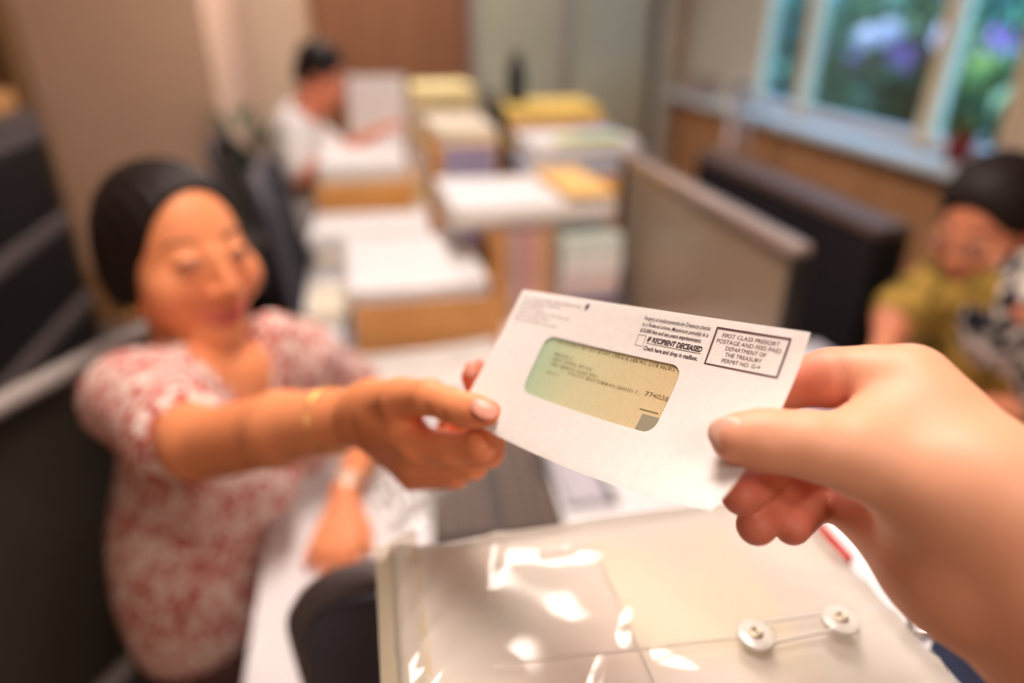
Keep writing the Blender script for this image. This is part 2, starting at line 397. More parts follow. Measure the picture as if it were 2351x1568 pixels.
# smoked desk screen with aluminium rail
t = thing('desk_screen', 'smoked grey desk screen with pale metal rail and black end post', 'desk screen', (.682, 1.35, DZ))
b = NB(); box(b, (0, .0, .205), (.010, .79, .39)); done(b, 'screen_pane', m_screen, t)
b = NB(); box(b, (.0, .0, .41), (.036, .82, .022), bev=.008, seg=3); done(b, 'top_rail', m_alu, t, smooth=True)
b = NB(); box(b, (0, -.405, .20), (.03, .02, .40), bev=.004); done(b, 'end_post', m_black, t)
b = NB(); box(b, (0, .405, .20), (.03, .02, .40), bev=.004); done(b, 'end_post', m_black, t)
for y in (-.25, .25):
    b = NB(); box(b, (-.0, y, .008), (.05, .06, .014), bev=.003); done(b, 'clamp', m_black, t)
# dark partition behind
t = thing('partition', 'low charcoal partition with brown cap behind the smoked screen', 'partition', (1.24, 1.88, 0))
b = NB(); box(b, (0, 0, .495), (.09, .98, .99), bev=.004); done(b, 'panel', mat('charcoal fabric', (.020, .016, .019), rough=.9, spec=.1, bump=.3, bscale=500), t)
b = NB(); box(b, (0, 0, 1.003), (.10, 1.0, .026), bev=.005); done(b, 'cap', mat('taupe cap', (.13, .08, .06), rough=.5), t)
b = NB(); box(b, (0, -.495, .495), (.096, .012, .99), bev=.003); done(b, 'end_trim', m_black, t)

# filing cabinet
t = thing('filing_cabinet', 'black lateral filing cabinet with dark grey drawer rails by the left wall', 'filing cabinet', (-1.25, 1.85, 0))
b = NB(); box(b, (-.01, 0, .60), (.46, 1.30, 1.16)); done(b, 'cabinet_body', m_black, t)
b = NB(); box(b, (0, 0, 1.19), (.50, 1.31, .03), bev=.004); done(b, 'cabinet_top', m_grey, t)
for k in range(4):
    z = .04+k*.283
    dw = None
    b = NB(); box(b, (.235, 0, z+.115), (.03, 1.29, .225), bev=.004); dw = done(b, 'drawer', m_black, t)
    b = NB(); box(b, (.238, 0, z+.254), (.036, 1.29, .046), bev=.008); done(b, 'handle_rail', m_grey, dw)
# bookcase at the far left and tray on the cabinet
t = thing('bookcase', 'dark brown wooden bookcase against the tan wall at far left', 'bookcase', (-1.93, 3.53, 0))
for x in (-.49, .49):
    b = NB(); box(b, (x, 0, 1.0), (.025, .16, 2.0), bev=.002); done(b, 'side_panel', m_darkwood, t)
for z in (.06, .5, .95, 1.4, 1.985):
    b = NB(); box(b, (0, 0, z), (.955, .15, .025), bev=.002); done(b, 'shelf', m_darkwood, t)
b = NB(); box(b, (0, .074, 1.0), (.955, .01, 2.0)); done(b, 'back_panel', m_darkwood, t)
t = thing('document_tray', 'brown wooden document tray on top of the black filing cabinet', 'tray', (-1.17, 2.30, 1.205))
b = NB(); box(b, (0, 0, .006), (.26, .34, .012), bev=.002); done(b, 'tray_base', m_darkwood, t)
for c, s in (((.125, 0, .035), (.01, .34, .058)), ((-.125, 0, .035), (.01, .34, .058)), ((0, .165, .035), (.24, .01, .058)), ((0, -.165, .035), (.24, .01, .058))):
    b = NB(); box(b, c, s, bev=.002); done(b, 'tray_wall', m_card, t)
tag(slab('baseboard_column', (-1.425, 3.60, 0), (-.665, 3.62, .30), m_panel), kind='structure')

def office_chair(label, loc, rz, back_z=(.55, 1.03), bw=.46, frame=m_lgrey, meshm=None, thick=False, arms=True, seat_m=m_char, curve=.05):
    """faces local +x"""
    t = thing('office_chair', label, 'chair', loc, rz); zc, zh = (back_z[0]+back_z[1])/2, back_z[1]-back_z[0]
    pts = rrect(bw, zh, .075, 8)
    fx = lambda y, z: -.235 - .05*(z-zc)/zh*1.2 + curve*(y/(bw/2))**2
    if thick:
        b = NB(); prism(b, pts, lambda y, z: (fx(y, z+zc)-.022, y, z+zc), lambda y, z: (fx(y, z+zc)+.022, y, z+zc)); done(b, 'backrest', meshm or m_char, t)
        b = NB(); tube(b, [(fx(y, z+zc), y*1.005, zc+z*1.005) for y, z in pts], .016, 8, closed=True); done(b, 'backrest_rim', frame, t, smooth=True)
    else:
        b = NB(); tube(b, [(fx(y, z+zc), y, z+zc) for y, z in pts], .017, 10, closed=True); done(b, 'backrest_frame', frame, t, smooth=True)
        b = NB()
        ins = rrect(bw-.01, zh-.01, .07, 8); n = len(ins); c0 = [bm_v for bm_v in [b.verts.new((fx(y*q, z*q+zc)-.006, y*q, z*q+zc)) for q in (1., .8, .6, .4, .2) for y, z in ins]]
        for r in range(4):
            for i in range(n): b.faces.new((c0[r*n+i], c0[r*n+(i+1) % n], c0[(r+1)*n+(i+1) % n], c0[(r+1)*n+i]))
        b.faces.new(c0[4*n:5*n]); done(b, 'backrest_mesh', meshm or m_char, t, smooth=True)
    b = NB(); box(b, (.0, 0, .455), (.46, .47, .07), bev=.03, seg=4); done(b, 'seat', seat_m, t, smooth=True)
    b = NB(); tube(b, [(-.12, 0, .40), (-.27, 0, .42), (-.285, 0, .55), (fx(0, back_z[0]+.15)-.03, 0, back_z[0]+.16)], .018, 8); done(b, 'back_support', m_black, t, smooth=True)
    b = NB(); lathe(b, [(.028, .10), (.028, .26), (.02, .26), (.02, .415), (.06, .42)], n=14); done(b, 'gas_column', m_black, t, smooth=True)
    if arms:
        for s in (-1, 1):
            b = NB(); tube(b, [(-.05, s*.22, .43), (-.06, s*.27, .46), (-.06, s*.27, .60)], .012, 8); box(b, (-.04, s*.27, .612), (.22, .06, .025), bev=.01); done(b, 'armrest', m_black, t)
    for k in range(5):
        a = k*1.2566+.3; c_, s_ = math.cos(a), math.sin(a)
        b = NB(); tube(b, [(.02*c_, .02*s_, .12), (.27*c_, .27*s_, .075)], [.022, .014], 8); lg = done(b, 'base_leg', m_black, t)
        b = NB(); box(b, (.27*c_, .27*s_, .028), (.022, .05, .056), rz=a, bev=.008); done(b, 'caster', m_black, lg)
    return t
m_mesh = mat('black chair mesh', (.040, .030, .020), rough=.7, spec=.3, bump=.6, bscale=900)
office_chair('office chair with black mesh back and pale grey frame behind the woman', (-.274, .887, 0), math.radians(-31), (.50, 1.005), .56, mat('mid grey frame', (.34, .29, .27), rough=.45), m_mesh, arms=False)
office_chair('charcoal chair with rounded grey-rimmed back at the near desk end', (.115, .735, 0), math.radians(90), (.58, 1.03), .43, m_grey, m_char, thick=True, arms=False, curve=.02)
office_chair('empty dark slate chair between the woman and the man', (-.055, 2.0, 0), math.radians(2), (.56, 1.09), .46, m_char, mat('slate fabric', (.035, .036, .046), rough=.8, spec=.2, bump=.3, bscale=500), thick=True)
office_chair('black chair the man in the white shirt sits on', (-.36, 3.02, 0), 0, (.55, 1.0), .46, m_char, m_mesh)
office_chair('black chair the person with glasses sits on', (1.32, 1.0, 0), math.radians(180), (.55, .98), .46, m_char, m_mesh, arms=False)

# near counter that carries the plastic wallet
t = thing('counter_cabinet', 'waist-high white storage counter under the clear plastic wallet', 'cabinet', (.30, .255, 0))
b = NB(); box(b, (0, 0, .545), (.58, .26, 1.09), bev=.003); done(b, 'cabinet_body', m_white, t)
b = NB(); box(b, (0, 0, 1.105), (.60, .28, .03), bev=.004); done(b, 'counter_top', m_white, t)
for x in (-.145, .145):
    b = NB(); box(b, (x, -.137, .56), (.28, .014, 1.0), bev=.003); d_ = done(b, 'cabinet_door', m_white, t)
    b = NB(); tube(b, [(x*.25, -.144, .7), (x*.25, -.165, .7), (x*.25, -.165, .82), (x*.25, -.144, .82)], .005, 6); done(b, 'handle', m_chrome, d_)

# ================================================================== PLASTIC WALLET
BT = 1.12
def paper_block(name, label, cat, c, size, rz, m, n=5, jit=.006, top=None, group=None, curl=0.):
    """pile of sheets: every few sheets a slab of its own"""
    t = thing(name, label, cat, c, rz, group); rnd = random.Random(int(abs(c[0]*1000+c[1]*777))); hz = size[2]/n
    for i in range(n):
        b = NB()
        if curl and i >= n-2:
            def f(u, v, i=i): return ((u-.5)*size[0], (v-.5)*size[1], (i+1)*hz+curl*(2*u-1)**2*(.5+.5*v)*(i-n+3)*.5)
            vs = grid(b, 10, 4, f); ret = bmesh.ops.extrude_face_region(b, geom=b.faces[:]); bmesh.ops.translate(b, vec=(0, 0, -hz*.9), verts=[v for v in ret['geom'] if isinstance(v, bmesh.types.BMVert)])
        else: box(b, (rnd.uniform(-jit, jit), rnd.uniform(-jit, jit), hz*(i+.5)), (size[0], size[1], hz*.93), rz=rnd.uniform(-jit, jit)*4)
        done(b, 'sheet', top if (top and i == n-1) else (m[i % len(m)] if isinstance(m, list) else m), t)
    return t
m_past = mat('pastel magazine print', (.74, .60, .54), rough=.6, var=0., col2=(.72, .70, .64), scale=9, contrast=(.4, .6))
m_past2 = mat('yellowish magazine print', (.78, .72, .54), rough=.6, var=0., col2=(.70, .62, .60), scale=7, contrast=(.42, .58))
paper_block('paper_stack', 'stack of pastel printed papers inside the clear plastic wallet', 'papers', (.150, .262, BT+.002), (.29, .225, .024), .0, [m_paper2, m_paper], 4, .002, m_past)
b = NB(); box(b, (.03, 0, 0), (.10, .21, .0016)); tag(done(b, 'magazine', m_past2, loc=(.155, .255, BT+.0285)), 'yellowish printed magazine page on the pile inside the clear wallet', 'magazine')
m_plas = clear('clear plastic film', (.98, .96, .94), gloss=.028, rough=.09, milky=.34, milk=(.82, .76, .70))
m_plas2 = clear('clear plastic gusset', (.97, .92, .80), gloss=.05, rough=.08, milky=.35, milk=(.84, .74, .55))
wl = thing('plastic_wallet', 'clear plastic document wallet with string closure lying on the counter', 'document wallet', (.147, .255, BT))
rk = random.Random(11)
creases = [(rk.uniform(0, 1), rk.uniform(0, 1), rk.uniform(-1.2, 1.2), rk.uniform(.03, .16), rk.uniform(.0012, .0032)) for _ in range(26)]
creases += [(.06+.10*i/8, .95-.10*i, 1.2-.1*i, .10, .0030) for i in range(7)] + [(.9+.015*i, .75-.13*i, -.7+.25*i, .09, .0035) for i in range(6)]
def wtop(u, v):
    x, y = (u-.5)*.334, (v-.5)*.268
    e = min(u, 1-u, v, 1-v); z = .036*min(1, e/.045)**.6
    for cu, cv, a, L, am in creases:
        dx, dy = (u-cu)*.334, (v-cv)*.268; s_ = dx*math.cos(a)+dy*math.sin(a); n_ = -dx*math.sin(a)+dy*math.cos(a)
        z += am*max(0, 1-abs(s_)/(L*.5))*max(0, 1-abs(n_)/.010)
    z += .0016*math.sin(u*9+v*4)+.0008*math.sin(v*13-u*5+2*math.sin(u*7))+.00025*math.sin(u*31+v*12+2*math.sin(v*9))
    return (x+.004*(1-v)*(u-.5), y, max(.001, z))
b = NB(); grid(b, 110, 80, wtop); done(b, 'top_film', m_plas, wl, smooth=True)
b = NB(); grid(b, 4, 4, lambda u, v: ((u-.5)*.334, (v-.5)*.268, .0006)); done(b, 'bottom_film', m_plas2, wl)
b = NB(); grid(b, 3, 24, lambda u, v: (-.167+.030*u, (v-.5)*.266, .038+.0015*math.sin(v*14)-.012*(1-u))); done(b, 'side_gusset', m_plas2, wl, smooth=True)
def wpt(px, py, z=1.162):
    q = PZ(px, py, z); return q-np.array([.147, .255, BT])
fl0 = wpt(1130, 1528); fl1 = wpt(1700, 1464)
b = NB(); tube(b, [fl0, (fl0+fl1)/2, fl1], .0011, 6); done(b, 'flap_edge', m_plas, wl)
m_wash = clear('white plastic washer', (.97, .96, .94), gloss=.05, rough=.2, milky=.62, milk=(.90, .87, .81)); m_eyelet = mat('brass eyelet', (.60, .50, .36), rough=.25, metal=1.)
for q in ((1735, 1460), (1930, 1425)):
    c = wpt(*q); b = NB(); lathe(b, [(.0005, .0022), (.010, .002), (.0112, .0012), (.0112, 0)], c, 28); w_ = done(b, 'closure_washer', m_wash, wl, smooth=True)
    b = NB(); tube(b, [(c[0]+.0030*math.cos(a), c[1]+.0030*math.sin(a), c[2]+.0026) for a in [k*math.pi/8 for k in range(16)]], .0011, 8, closed=True); done(b, 'eyelet', m_eyelet, w_, smooth=True)
c0, c1 = wpt(1735, 1460), wpt(1930, 1425); dd = nrm(c1-c0); nn = np.array([-dd[1], dd[0], 0])
b = NB()
for s in (-1, 1): tube(b, [c0+nn*.0075*s+np.array([0, 0, .0012]), c1+nn*.0055*s+np.array([0, 0, .0012])], .0010, 6)
done(b, 'closure_string', m_wash, wl)
# things right of the wallet on the counter
rd = NB(); box(rd, (0, 0, .004), (.014, .05, .008), bev=.002); tag(done(rd, 'folder', mat('red card', (.42, .02, .015), rough=.5), loc=(.324, .352, BT)), 'red folder edge sticking out beside the clear plastic wallet', 'folder')
t = thing('file_rack', 'small metal wire file rack at the right of the wallet', 'file rack', (.372, .19, BT))
for k in range(4):
    b = NB(); x = -.05+.03*k; tube(b, [(x, -.07, .003), (x, -.07, .05), (x, -.055, .065), (x, .055, .065), (x, .07, .05), (x, .07, .003)], .0028, 8); done(b, 'wire_hoop', m_chrome, t, smooth=True)
for y in (-.07, .07):
    b = NB(); tube(b, [(-.055, y, .003), (.045, y, .003)], .003, 8); done(b, 'base_wire', m_chrome, t, smooth=True)
b = NB(); box(b, (0, 0, .04), (.010, .12, .08), bev=.001); tag(done(b, 'notebook', mat('navy cover', (.03, .05, .14), rough=.5), loc=(.337, .19, BT)), 'navy notebook standing in the wire file rack', 'notebook')
b = NB(); box(b, (0, 0, .035), (.010, .12, .07), bev=.001); tag(done(b, 'notebook', m_grey, loc=(.398, .19, BT)), 'grey notebook standing in the wire file rack', 'notebook')

# ================================================================== DESK CLUTTER
def sheet(name, label, cat, c, w, d, rz, m, curl=.0, group=None, th=.0015):
    b = NB(); vs = grid(b, 8, 4, lambda u, v: ((u-.5)*w, (v-.5)*d, th+curl*(2*u-1)**2))
    ret = bmesh.ops.extrude_face_region(b, geom=b.faces[:]); bmesh.ops.translate(b, vec=(0, 0, -th*.8), verts=[v for v in ret['geom'] if isinstance(v, bmesh.types.BMVert)])
    return tag(done(b, name, m, loc=c, rz=rz, smooth=False), label, cat, group)
# keyboard
kt = thing('keyboard', 'black computer keyboard on the desk under the held envelope', 'keyboard', (.165, .985, DZ), math.radians(86))
b = NB(); box(b, (0, 0, .007), (.33, .215, .014), bev=.003); done(b, 'keyboard_body', mat('dark grey plastic', (.07, .055, .05), rough=.5), kt)
kb = NB(); box(kb, (0, 0, 0), (.0165, .0165, .006), bev=.0012, seg=1); kme = bpy.data.meshes.new('key'); kb.to_mesh(kme); kb.free(); kme.materials.append(mat('brown black key', (.17, .125, .105), rough=.45))
for r in range(9):
    for q in range(15):
        if r in (4,) : continue
        if r == 0 and 4 < q < 9: continue
        o = bpy.data.objects.new('key', kme); link(o, kt); o.location = (-.147+q*.021, -.088+r*.022, .017)
b = NB(); box(b, (0, 0, .009), (.075, .30, .016), bev=.004); lt = tag(done(b, 'tablet_dock', mat('silver grey shell', (.50, .48, .54), rough=.4), loc=(.315, 1.02, DZ)), 'slim silver grey dock beside the black keyboard', 'dock')
b = NB(); box(b, (.046, 0, .0), (.018, .30, .014), bev=.003); done(b, 'dark_edge', m_char, lt)
# papers near her hand
sheet('paper_sheet', 'white sheet of paper under the hand with the watch', 'paper', (-.035, .955, DZ), .21, .297, .06, m_paper)
paper_block('paper_stack', 'low pile of pale grey sheets in front of the nearest cardboard box', 'papers', (.10, 1.325, DZ), (.33, .21, .05), .10, [mat('pale grey paper', (.66, .63, .60), rough=.8), m_paper2], 4, .008, MATS['pale grey paper'], None, .006)
m_crum = clear('crumpled film', (.98, .98, .98), gloss=.16, rough=.12, milky=.45, milk=(.88, .87, .87), bump=1., bscale=60)
rnd = random.Random(5); b = NB(); hts = {}
def crum(u, v):
    return ((u-.5)*.13, (v-.5)*.15, .004+.022*abs(math.sin(u*11+v*3))*abs(math.cos(v*9-u*4))*min(1, 6*min(u, 1-u, v, 1-v))+rnd.random()*.004)
grid(b, 16, 16, crum); tag(done(b, 'plastic_sleeve', m_crum, loc=tuple(PZ(950, 1140, DZ+.001)), rz=.3), 'crumpled clear plastic sleeve lying beside the black keyboard', 'plastic sleeve')
# cardboard box with papers (nearest)
def carton(label, c, w, d, h, rz, m, th=.008):
    t = thing('cardboard_box', label, 'box', c, rz)
    b = NB(); box(b, (0, 0, th/2), (w, d, th)); done(b, 'box_bottom', m, t)
    for cc, ss in (((0, -d/2+th/2, h/2), (w, th, h)), ((0, d/2-th/2, h/2), (w, th, h)), ((-w/2+th/2, 0, h/2), (th, d-2*th, h)), ((w/2-th/2, 0, h/2), (th, d-2*th, h))):
        b = NB(); box(b, cc, ss, bev=.001); done(b, 'box_wall', m, t)
    return t
carton('orange cardboard box nearest the woman, heaped with white paper', (.112, 1.675, DZ), .345, .43, .155, .0, m_card)
paper_block('paper_stack', 'slanting heap of white papers overflowing the nearest cardboard box', 'papers', (.090, 1.70, DZ+.009), (.325, .405, .165), .02, [m_paper, m_paper, m_paper2], 9, .008, m_paper, None, .012)
paper_block('paper_stack', 'small pile of cream papers beside the nearest cardboard box', 'papers', tuple(PZ(757, 720, DZ)), (.10, .21, .045), .0, m_paper2, 4, .004)
b = NB(); box(b, (0, 0, .02), (.13, .11, .04), bev=.006); dt = tag(done(b, 'desk_caddy', mat('lavender grey plastic', (.62, .60, .64), rough=.4), loc=tuple(PZ(760, 800, DZ))), 'low lavender grey desk caddy in front of the cream papers', 'caddy')
b = NB(); box(b, (.05, .0, .045), (.03, .07, .03), bev=.006); done(b, 'dark_grip', m_grey, dt)
b = NB(); lathe(b, [(.0, 0), (.026, 0), (.030, .06), (.031, .075), (.027, .075), (.026, .01), (0, .01)], n=22); cp = tag(done(b, 'cup', mat('tan ceramic', (.60, .42, .28), rough=.35), loc=tuple(PZ(672, 800, DZ)), smooth=True), 'tan cup on the desk edge behind the woman', 'cup')
b = NB(); tube(b, [(.028, 0, .055), (.048, 0, .05), (.048, 0, .025), (.028, 0, .02)], .004, 8); done(b, 'handle', MATS['tan ceramic'], cp, smooth=True)
# white stacks in front of the man
paper_block('paper_stack', 'white paper stack on the desk behind the nearest cardboard box', 'papers', (-.005, 2.20, DZ), (.36, .27, .135), -.03, [m_paper, m_paper, m_paper2], 5, .008, m_paper)
b = NB(); box(b, (0, 0, .03), (.20, .09, .06), bev=.003); tag(done(b, 'binder', mat('dark green cover', (.035, .06, .035), rough=.6), loc=(.11, 1.985, DZ), rz=.12), 'dark binder peeking out between the white paper piles', 'binder')
carton('shallow cardboard tray in front of the man, full of white paper', (-.015, 2.66, DZ), .335, .50, .215, 0., m_card2)
paper_block('paper_stack', 'white papers piled high in the tray before the man', 'papers', (-.015, 2.66, DZ+.009), (.305, .47, .27), .0, [m_paper, m_paper, m_paper2], 7, .006, m_paper)
sheet('paper_sheet', 'salmon pink sheet on the white papers before the man', 'paper', (.03, 2.78, DZ+.276), .20, .14, .2, mat('salmon paper', (.85, .48, .34), rough=.8))
# document stand with white pages
t = thing('document_stand', 'white pages on a slanted stand in front of the man', 'document stand', (.06, 3.22, DZ), math.radians(-8))
b = NB(); box(b, (0, .02, .34), (.25, .012, .30), rot=Matrix.Rotation(math.radians(-14), 3, 'X'), bev=.002); done(b, 'page_board', m_paper, t)
for s in (-1, 1):
    b = NB(); tube(b, [(s*.09, .06, .15), (s*.09, .16, .004)], .006, 8); done(b, 'stand_leg', m_grey, t)
b = NB(); box(b, (0, .06, .11), (.20, .12, .22), bev=.004); done(b, 'stand_base', m_grey, t)
# standing books with spines to the camera
bx = .306; rnd = random.Random(3)
specs = [('brown', (.50, .25, .12), .030, .262), ('mauve grey', (.50, .38, .36), .024, .255), ('dusty pink', (.55, .25, .24), .030, .262), ('tan', (.58, .40, .28), .022, .25), ('brick orange', (.55, .24, .12), .026, .262), ('grey green', (.32, .34, .24), .014, .255)]
for nm, col, w_, h_ in specs:
    t = thing('book', f'{nm} book standing upright in the row under the white ledger pages', 'book', (bx+w_/2, 1.73, DZ), 0, 'standing books under the ledger'); bx += w_+.002
    mm = mat(nm+' cover', col, rough=.6, spec=.25)
    for s in (-1, 1):
        b = NB(); box(b, (s*(w_/2-.0012), 0, h_/2), (.0024, .20, h_)); done(b, 'cover', mm, t)
    b = NB(); box(b, (0, -.0988, h_/2), (w_-.005, .0024, h_), bev=.0005); done(b, 'spine', mm, t)
    b = NB(); box(b, (0, .002, h_/2), (w_-.006, .19, h_-.008)); done(b, 'pages', m_paper2, t)
sb = NB(); box(sb, (0, 0, .125), (.012, .22, .25), bev=.002); tag(done(sb, 'bookend', m_card2, loc=(.298, 1.74, DZ)), 'orange board bookend left of the standing books', 'bookend')
z = DZ; lay = [('red', (.55, .08, .07), .030), ('navy', (.06, .08, .16), .035), ('pinkish grey', (.60, .47, .44), .06), ('off-white', (.70, .68, .62), .055), ('mint edged white', (.62, .68, .60), .045)]
for i, (nm, col, h_) in enumerate(lay):
    t = thing('book', f'{nm} book lying flat in the pile beside the smoked screen', 'book', (.551+.003*(i % 2), 1.73, z), .01*(i-2), 'flat books beside the screen')
    mm = mat(nm+' binding', col, rough=.6)
    for zz in (.0015, h_-.0015):
        b = NB(); box(b, (0, 0, zz), (.162, .215, .003)); done(b, 'cover', mm, t)
    b = NB(); box(b, (0, -.106, h_/2), (.162, .003, h_-.0062)); done(b, 'spine', mm, t)
    b = NB(); box(b, (0, .002, h_/2), (.157, .205, h_-.0065)); done(b, 'pages', m_paper, t)
    z += h_+.001
# ledger heap on top
t = paper_block('ledger_pages', 'broad open heap of white ledger pages on top of the books', 'papers', (.40, 1.81, DZ+.266), (.42, .34, .05), .05, [m_paper, m_paper2], 5, .006, m_paper, None, .008)
sheet('folder', 'yellow orange folder on the right end of the white ledger pages', 'folder', (.545, 1.81, DZ+.333), .135, .335, .05, mat('yellow orange card', (.90, .55, .20), rough=.6), .003)
# boxes behind
def stackbox(label, lo, hi, m, lidm=None):
    lo = np.array(lo); hi = np.array(hi); s = hi-lo; t = thing('cardboard_box', label, 'box', ((lo[0]+hi[0])/2, (lo[1]+hi[1])/2, lo[2]))
    b = NB(); box(b, (0, 0, s[2]/2), s, bev=.003); done(b, 'box_body', m, t)
    b = NB(); box(b, (0, 0, s[2]-.03), (s[0]+.006, s[1]+.006, .064), bev=.003); done(b, 'box_lid', lidm or m, t)
    return t
stackbox('tall cardboard box behind the white ledger pages', (.485, 2.03, DZ), (.82, 2.30, 1.02), m_card, m_card2)
paper_block('paper_stack', 'white and pale blue papers on the tall box behind the ledger', 'papers', (.655, 2.16, 1.022), (.34, .25, .10), .03, [mat('pale blue paper', (.42, .52, .74), rough=.8), m_paper, m_paper], 6, .01, m_paper)
sheet('paper_sheet', 'pale blue sheet on top of the far white paper pile', 'paper', (.75, 2.20, 1.124), .12, .16, .3, MATS['pale blue paper'])
b = NB(); box(b, (0, 0, .006), (.20, .05, .012), bev=.002); tag(done(b, 'folder', mat('lime green card', (.50, .62, .10), rough=.6), loc=(.67, 2.06, 1.1235)), 'lime green folder edge behind the yellow orange folder', 'folder')
stackbox('cardboard box under the yellow envelopes at the back', (.52, 2.46, DZ), (.86, 2.80, 1.03), m_card)
paper_block('envelope_stack', 'stack of yellow and peach envelopes on the back box', 'envelopes', (.685, 2.63, 1.032), (.34, .32, .13), -.02, [mat('yellow envelope paper', (.88, .62, .16), rough=.7), mat('peach paper', (.88, .58, .38), rough=.7)], 6, .01, mat('yellow envelope paper', (0, 0, 0)))
b = NB(); lathe(b, [(0, 0), (.034, 0), (.036, .01), (.036, .12), (.026, .138), (.022, .158), (0, .16)], n=20); fl = tag(done(b, 'flask', m_black, loc=(.572, 2.66, 1.163), smooth=True), 'slim black flask standing on the yellow envelopes', 'flask')
b = NB(); lathe(b, [(.0, 0.0), (.024, 0), (.024, .022), (0, .024)], (0, 0, .1605), 18); done(b, 'cap', m_grey, fl, smooth=True)
stackbox('orange cardboard box with grey violet front beside the paper tray', (.205, 2.19, DZ), (.41, 2.50, 1.10), m_card2)
b = NB(); box(b, (0, 0, .185), (.165, .012, .37), bev=.002); tag(done(b, 'folder', mat('grey violet card', (.32, .28, .42), rough=.6), loc=(.315, 2.176, DZ)), 'grey violet folder leaning on the orange cardboard box', 'folder')
paper_block('paper_stack', 'cream and yellow papers on the orange box near the man', 'papers', (.31, 2.345, 1.102), (.19, .29, .05), .05, [m_paper2, mat('soft yellow paper', (.86, .74, .38), rough=.8)], 4, .008, m_paper2)
paper_block('paper_stack', 'yellowish paper pile far behind beside the slanted stand', 'papers', (.32, 3.05, DZ), (.24, .30, .47), .05, [MATS['soft yellow paper'], m_paper2, m_paper], 6, .008, MATS['soft yellow paper'])
# the man's monitor, nearly edge-on
t = thing('monitor', 'thin black monitor turned nearly edge-on behind the orange box', 'monitor', (.463, 2.56, DZ), math.radians(86))
b = NB(); box(b, (0, 0, .33), (.46, .026, .30), bev=.006); done(b, 'monitor_housing', m_black, t)
b = NB(); box(b, (0, -.0145, .335), (.44, .003, .27)); done(b, 'screen', mat('dark screen', (.02, .025, .03), rough=.15, spec=.6), t)
b = NB(); box(b, (0, .03, .12), (.05, .02, .24), bev=.004); done(b, 'monitor_stand', m_black, t)
b = NB(); box(b, (0, .0, .006), (.20, .08, .012), bev=.004); done(b, 'monitor_base', m_black, t)

# right desk
b = NB(); box(b, (0, 0, .01), (.20, .27, .02), bev=.003); fb = tag(done(b, 'folder', mat('periwinkle cover', (.24, .28, .55), rough=.5), loc=(.96, 1.19, DZ), rz=.1), 'periwinkle blue folder on the desk before the person with glasses', 'folder')
b = NB(); box(b, (.0, .0, .0225), (.19, .25, .004)); done(b, 'page', mat('lilac paper', (.66, .64, .74), rough=.8), fb)
sheet('paper_sheet', 'grey printed sheet under the forearm of the person with glasses', 'paper', (.95, .62, DZ), .21, .297, .1, mat('grey printed paper', (.62, .56, .52), rough=.8, var=.3, scale=60))
# window sill things
def sill_pt(px, py, z=WZ0): return PZ(px, py, z)
pt = thing('potted_plant', 'small green plant in a dark red pot on the window sill', 'plant', (2.30, 2.345, WZ0))
b = NB(); lathe(b, [(0, 0), (.035, 0), (.050, .085), (.056, .088), (.056, .105), (.048, .105), (.045, .09), (0, .09)], n=24); done(b, 'pot', mat('dark red glaze', (.30, .02, .012), rough=.35), pt, smooth=True)
rnd = random.Random(9); lb = NB(); grid(lb, 6, 2, lambda u, v: (u*.12, (v-.5)*.03*math.sin(math.pi*min(.98, u+.05)), .05*math.sin(u*2.2))); lme = bpy.data.meshes.new('leaf'); lb.to_mesh(lme); lb.free(); lme.materials.append(m_leafC)
for k in range(16):
    o = bpy.data.objects.new('leaf', lme); link(o, pt); o.location = (0, 0, .09); o.rotation_euler = (rnd.uniform(-.3, .3), -rnd.uniform(.2, 1.2), k*2.4); o.scale = (rnd.uniform(.7, 1.2),)*3
b = NB(); lathe(b, [(0, 0), (.035, 0), (.060, .05), (.066, .075), (.062, .075), (.055, .05), (.03, .008), (0, .008)], n=24); tag(done(b, 'bowl', m_white, loc=(2.28, 4.05, WZ0), smooth=True), 'white bowl at the far end of the window sill', 'bowl')
b = NB(); box(b, (0, 0, .06), (.13, .30, .12), bev=.004); tag(done(b, 'storage_box', mat('mauve grey card', (.38, .33, .32), rough=.7), loc=(2.28, 4.62, WZ0)), 'mauve grey box on the sill in the room corner', 'box')
cz = thing('calendar_stand', 'grey folding easel stand leaning before the oak panelling', 'easel', (2.04, 3.62, 0))
for (dx, dy) in ((-.14, -.08), (.14, -.08), (0, .22)):
    b = NB(); tube(b, [(dx, dy, 0), (dx*.12, dy*.2, 1.10)], .016, 8); done(b, 'leg', m_alu, cz, smooth=True)
b = NB(); box(b, (0, -.06, .62), (.26, .015, .02), bev=.003); done(b, 'ledge', m_alu, cz)
b = NB(); box(b, (0, .0, 1.09), (.06, .06, .04), bev=.006); done(b, 'hinge_block', m_grey, cz)
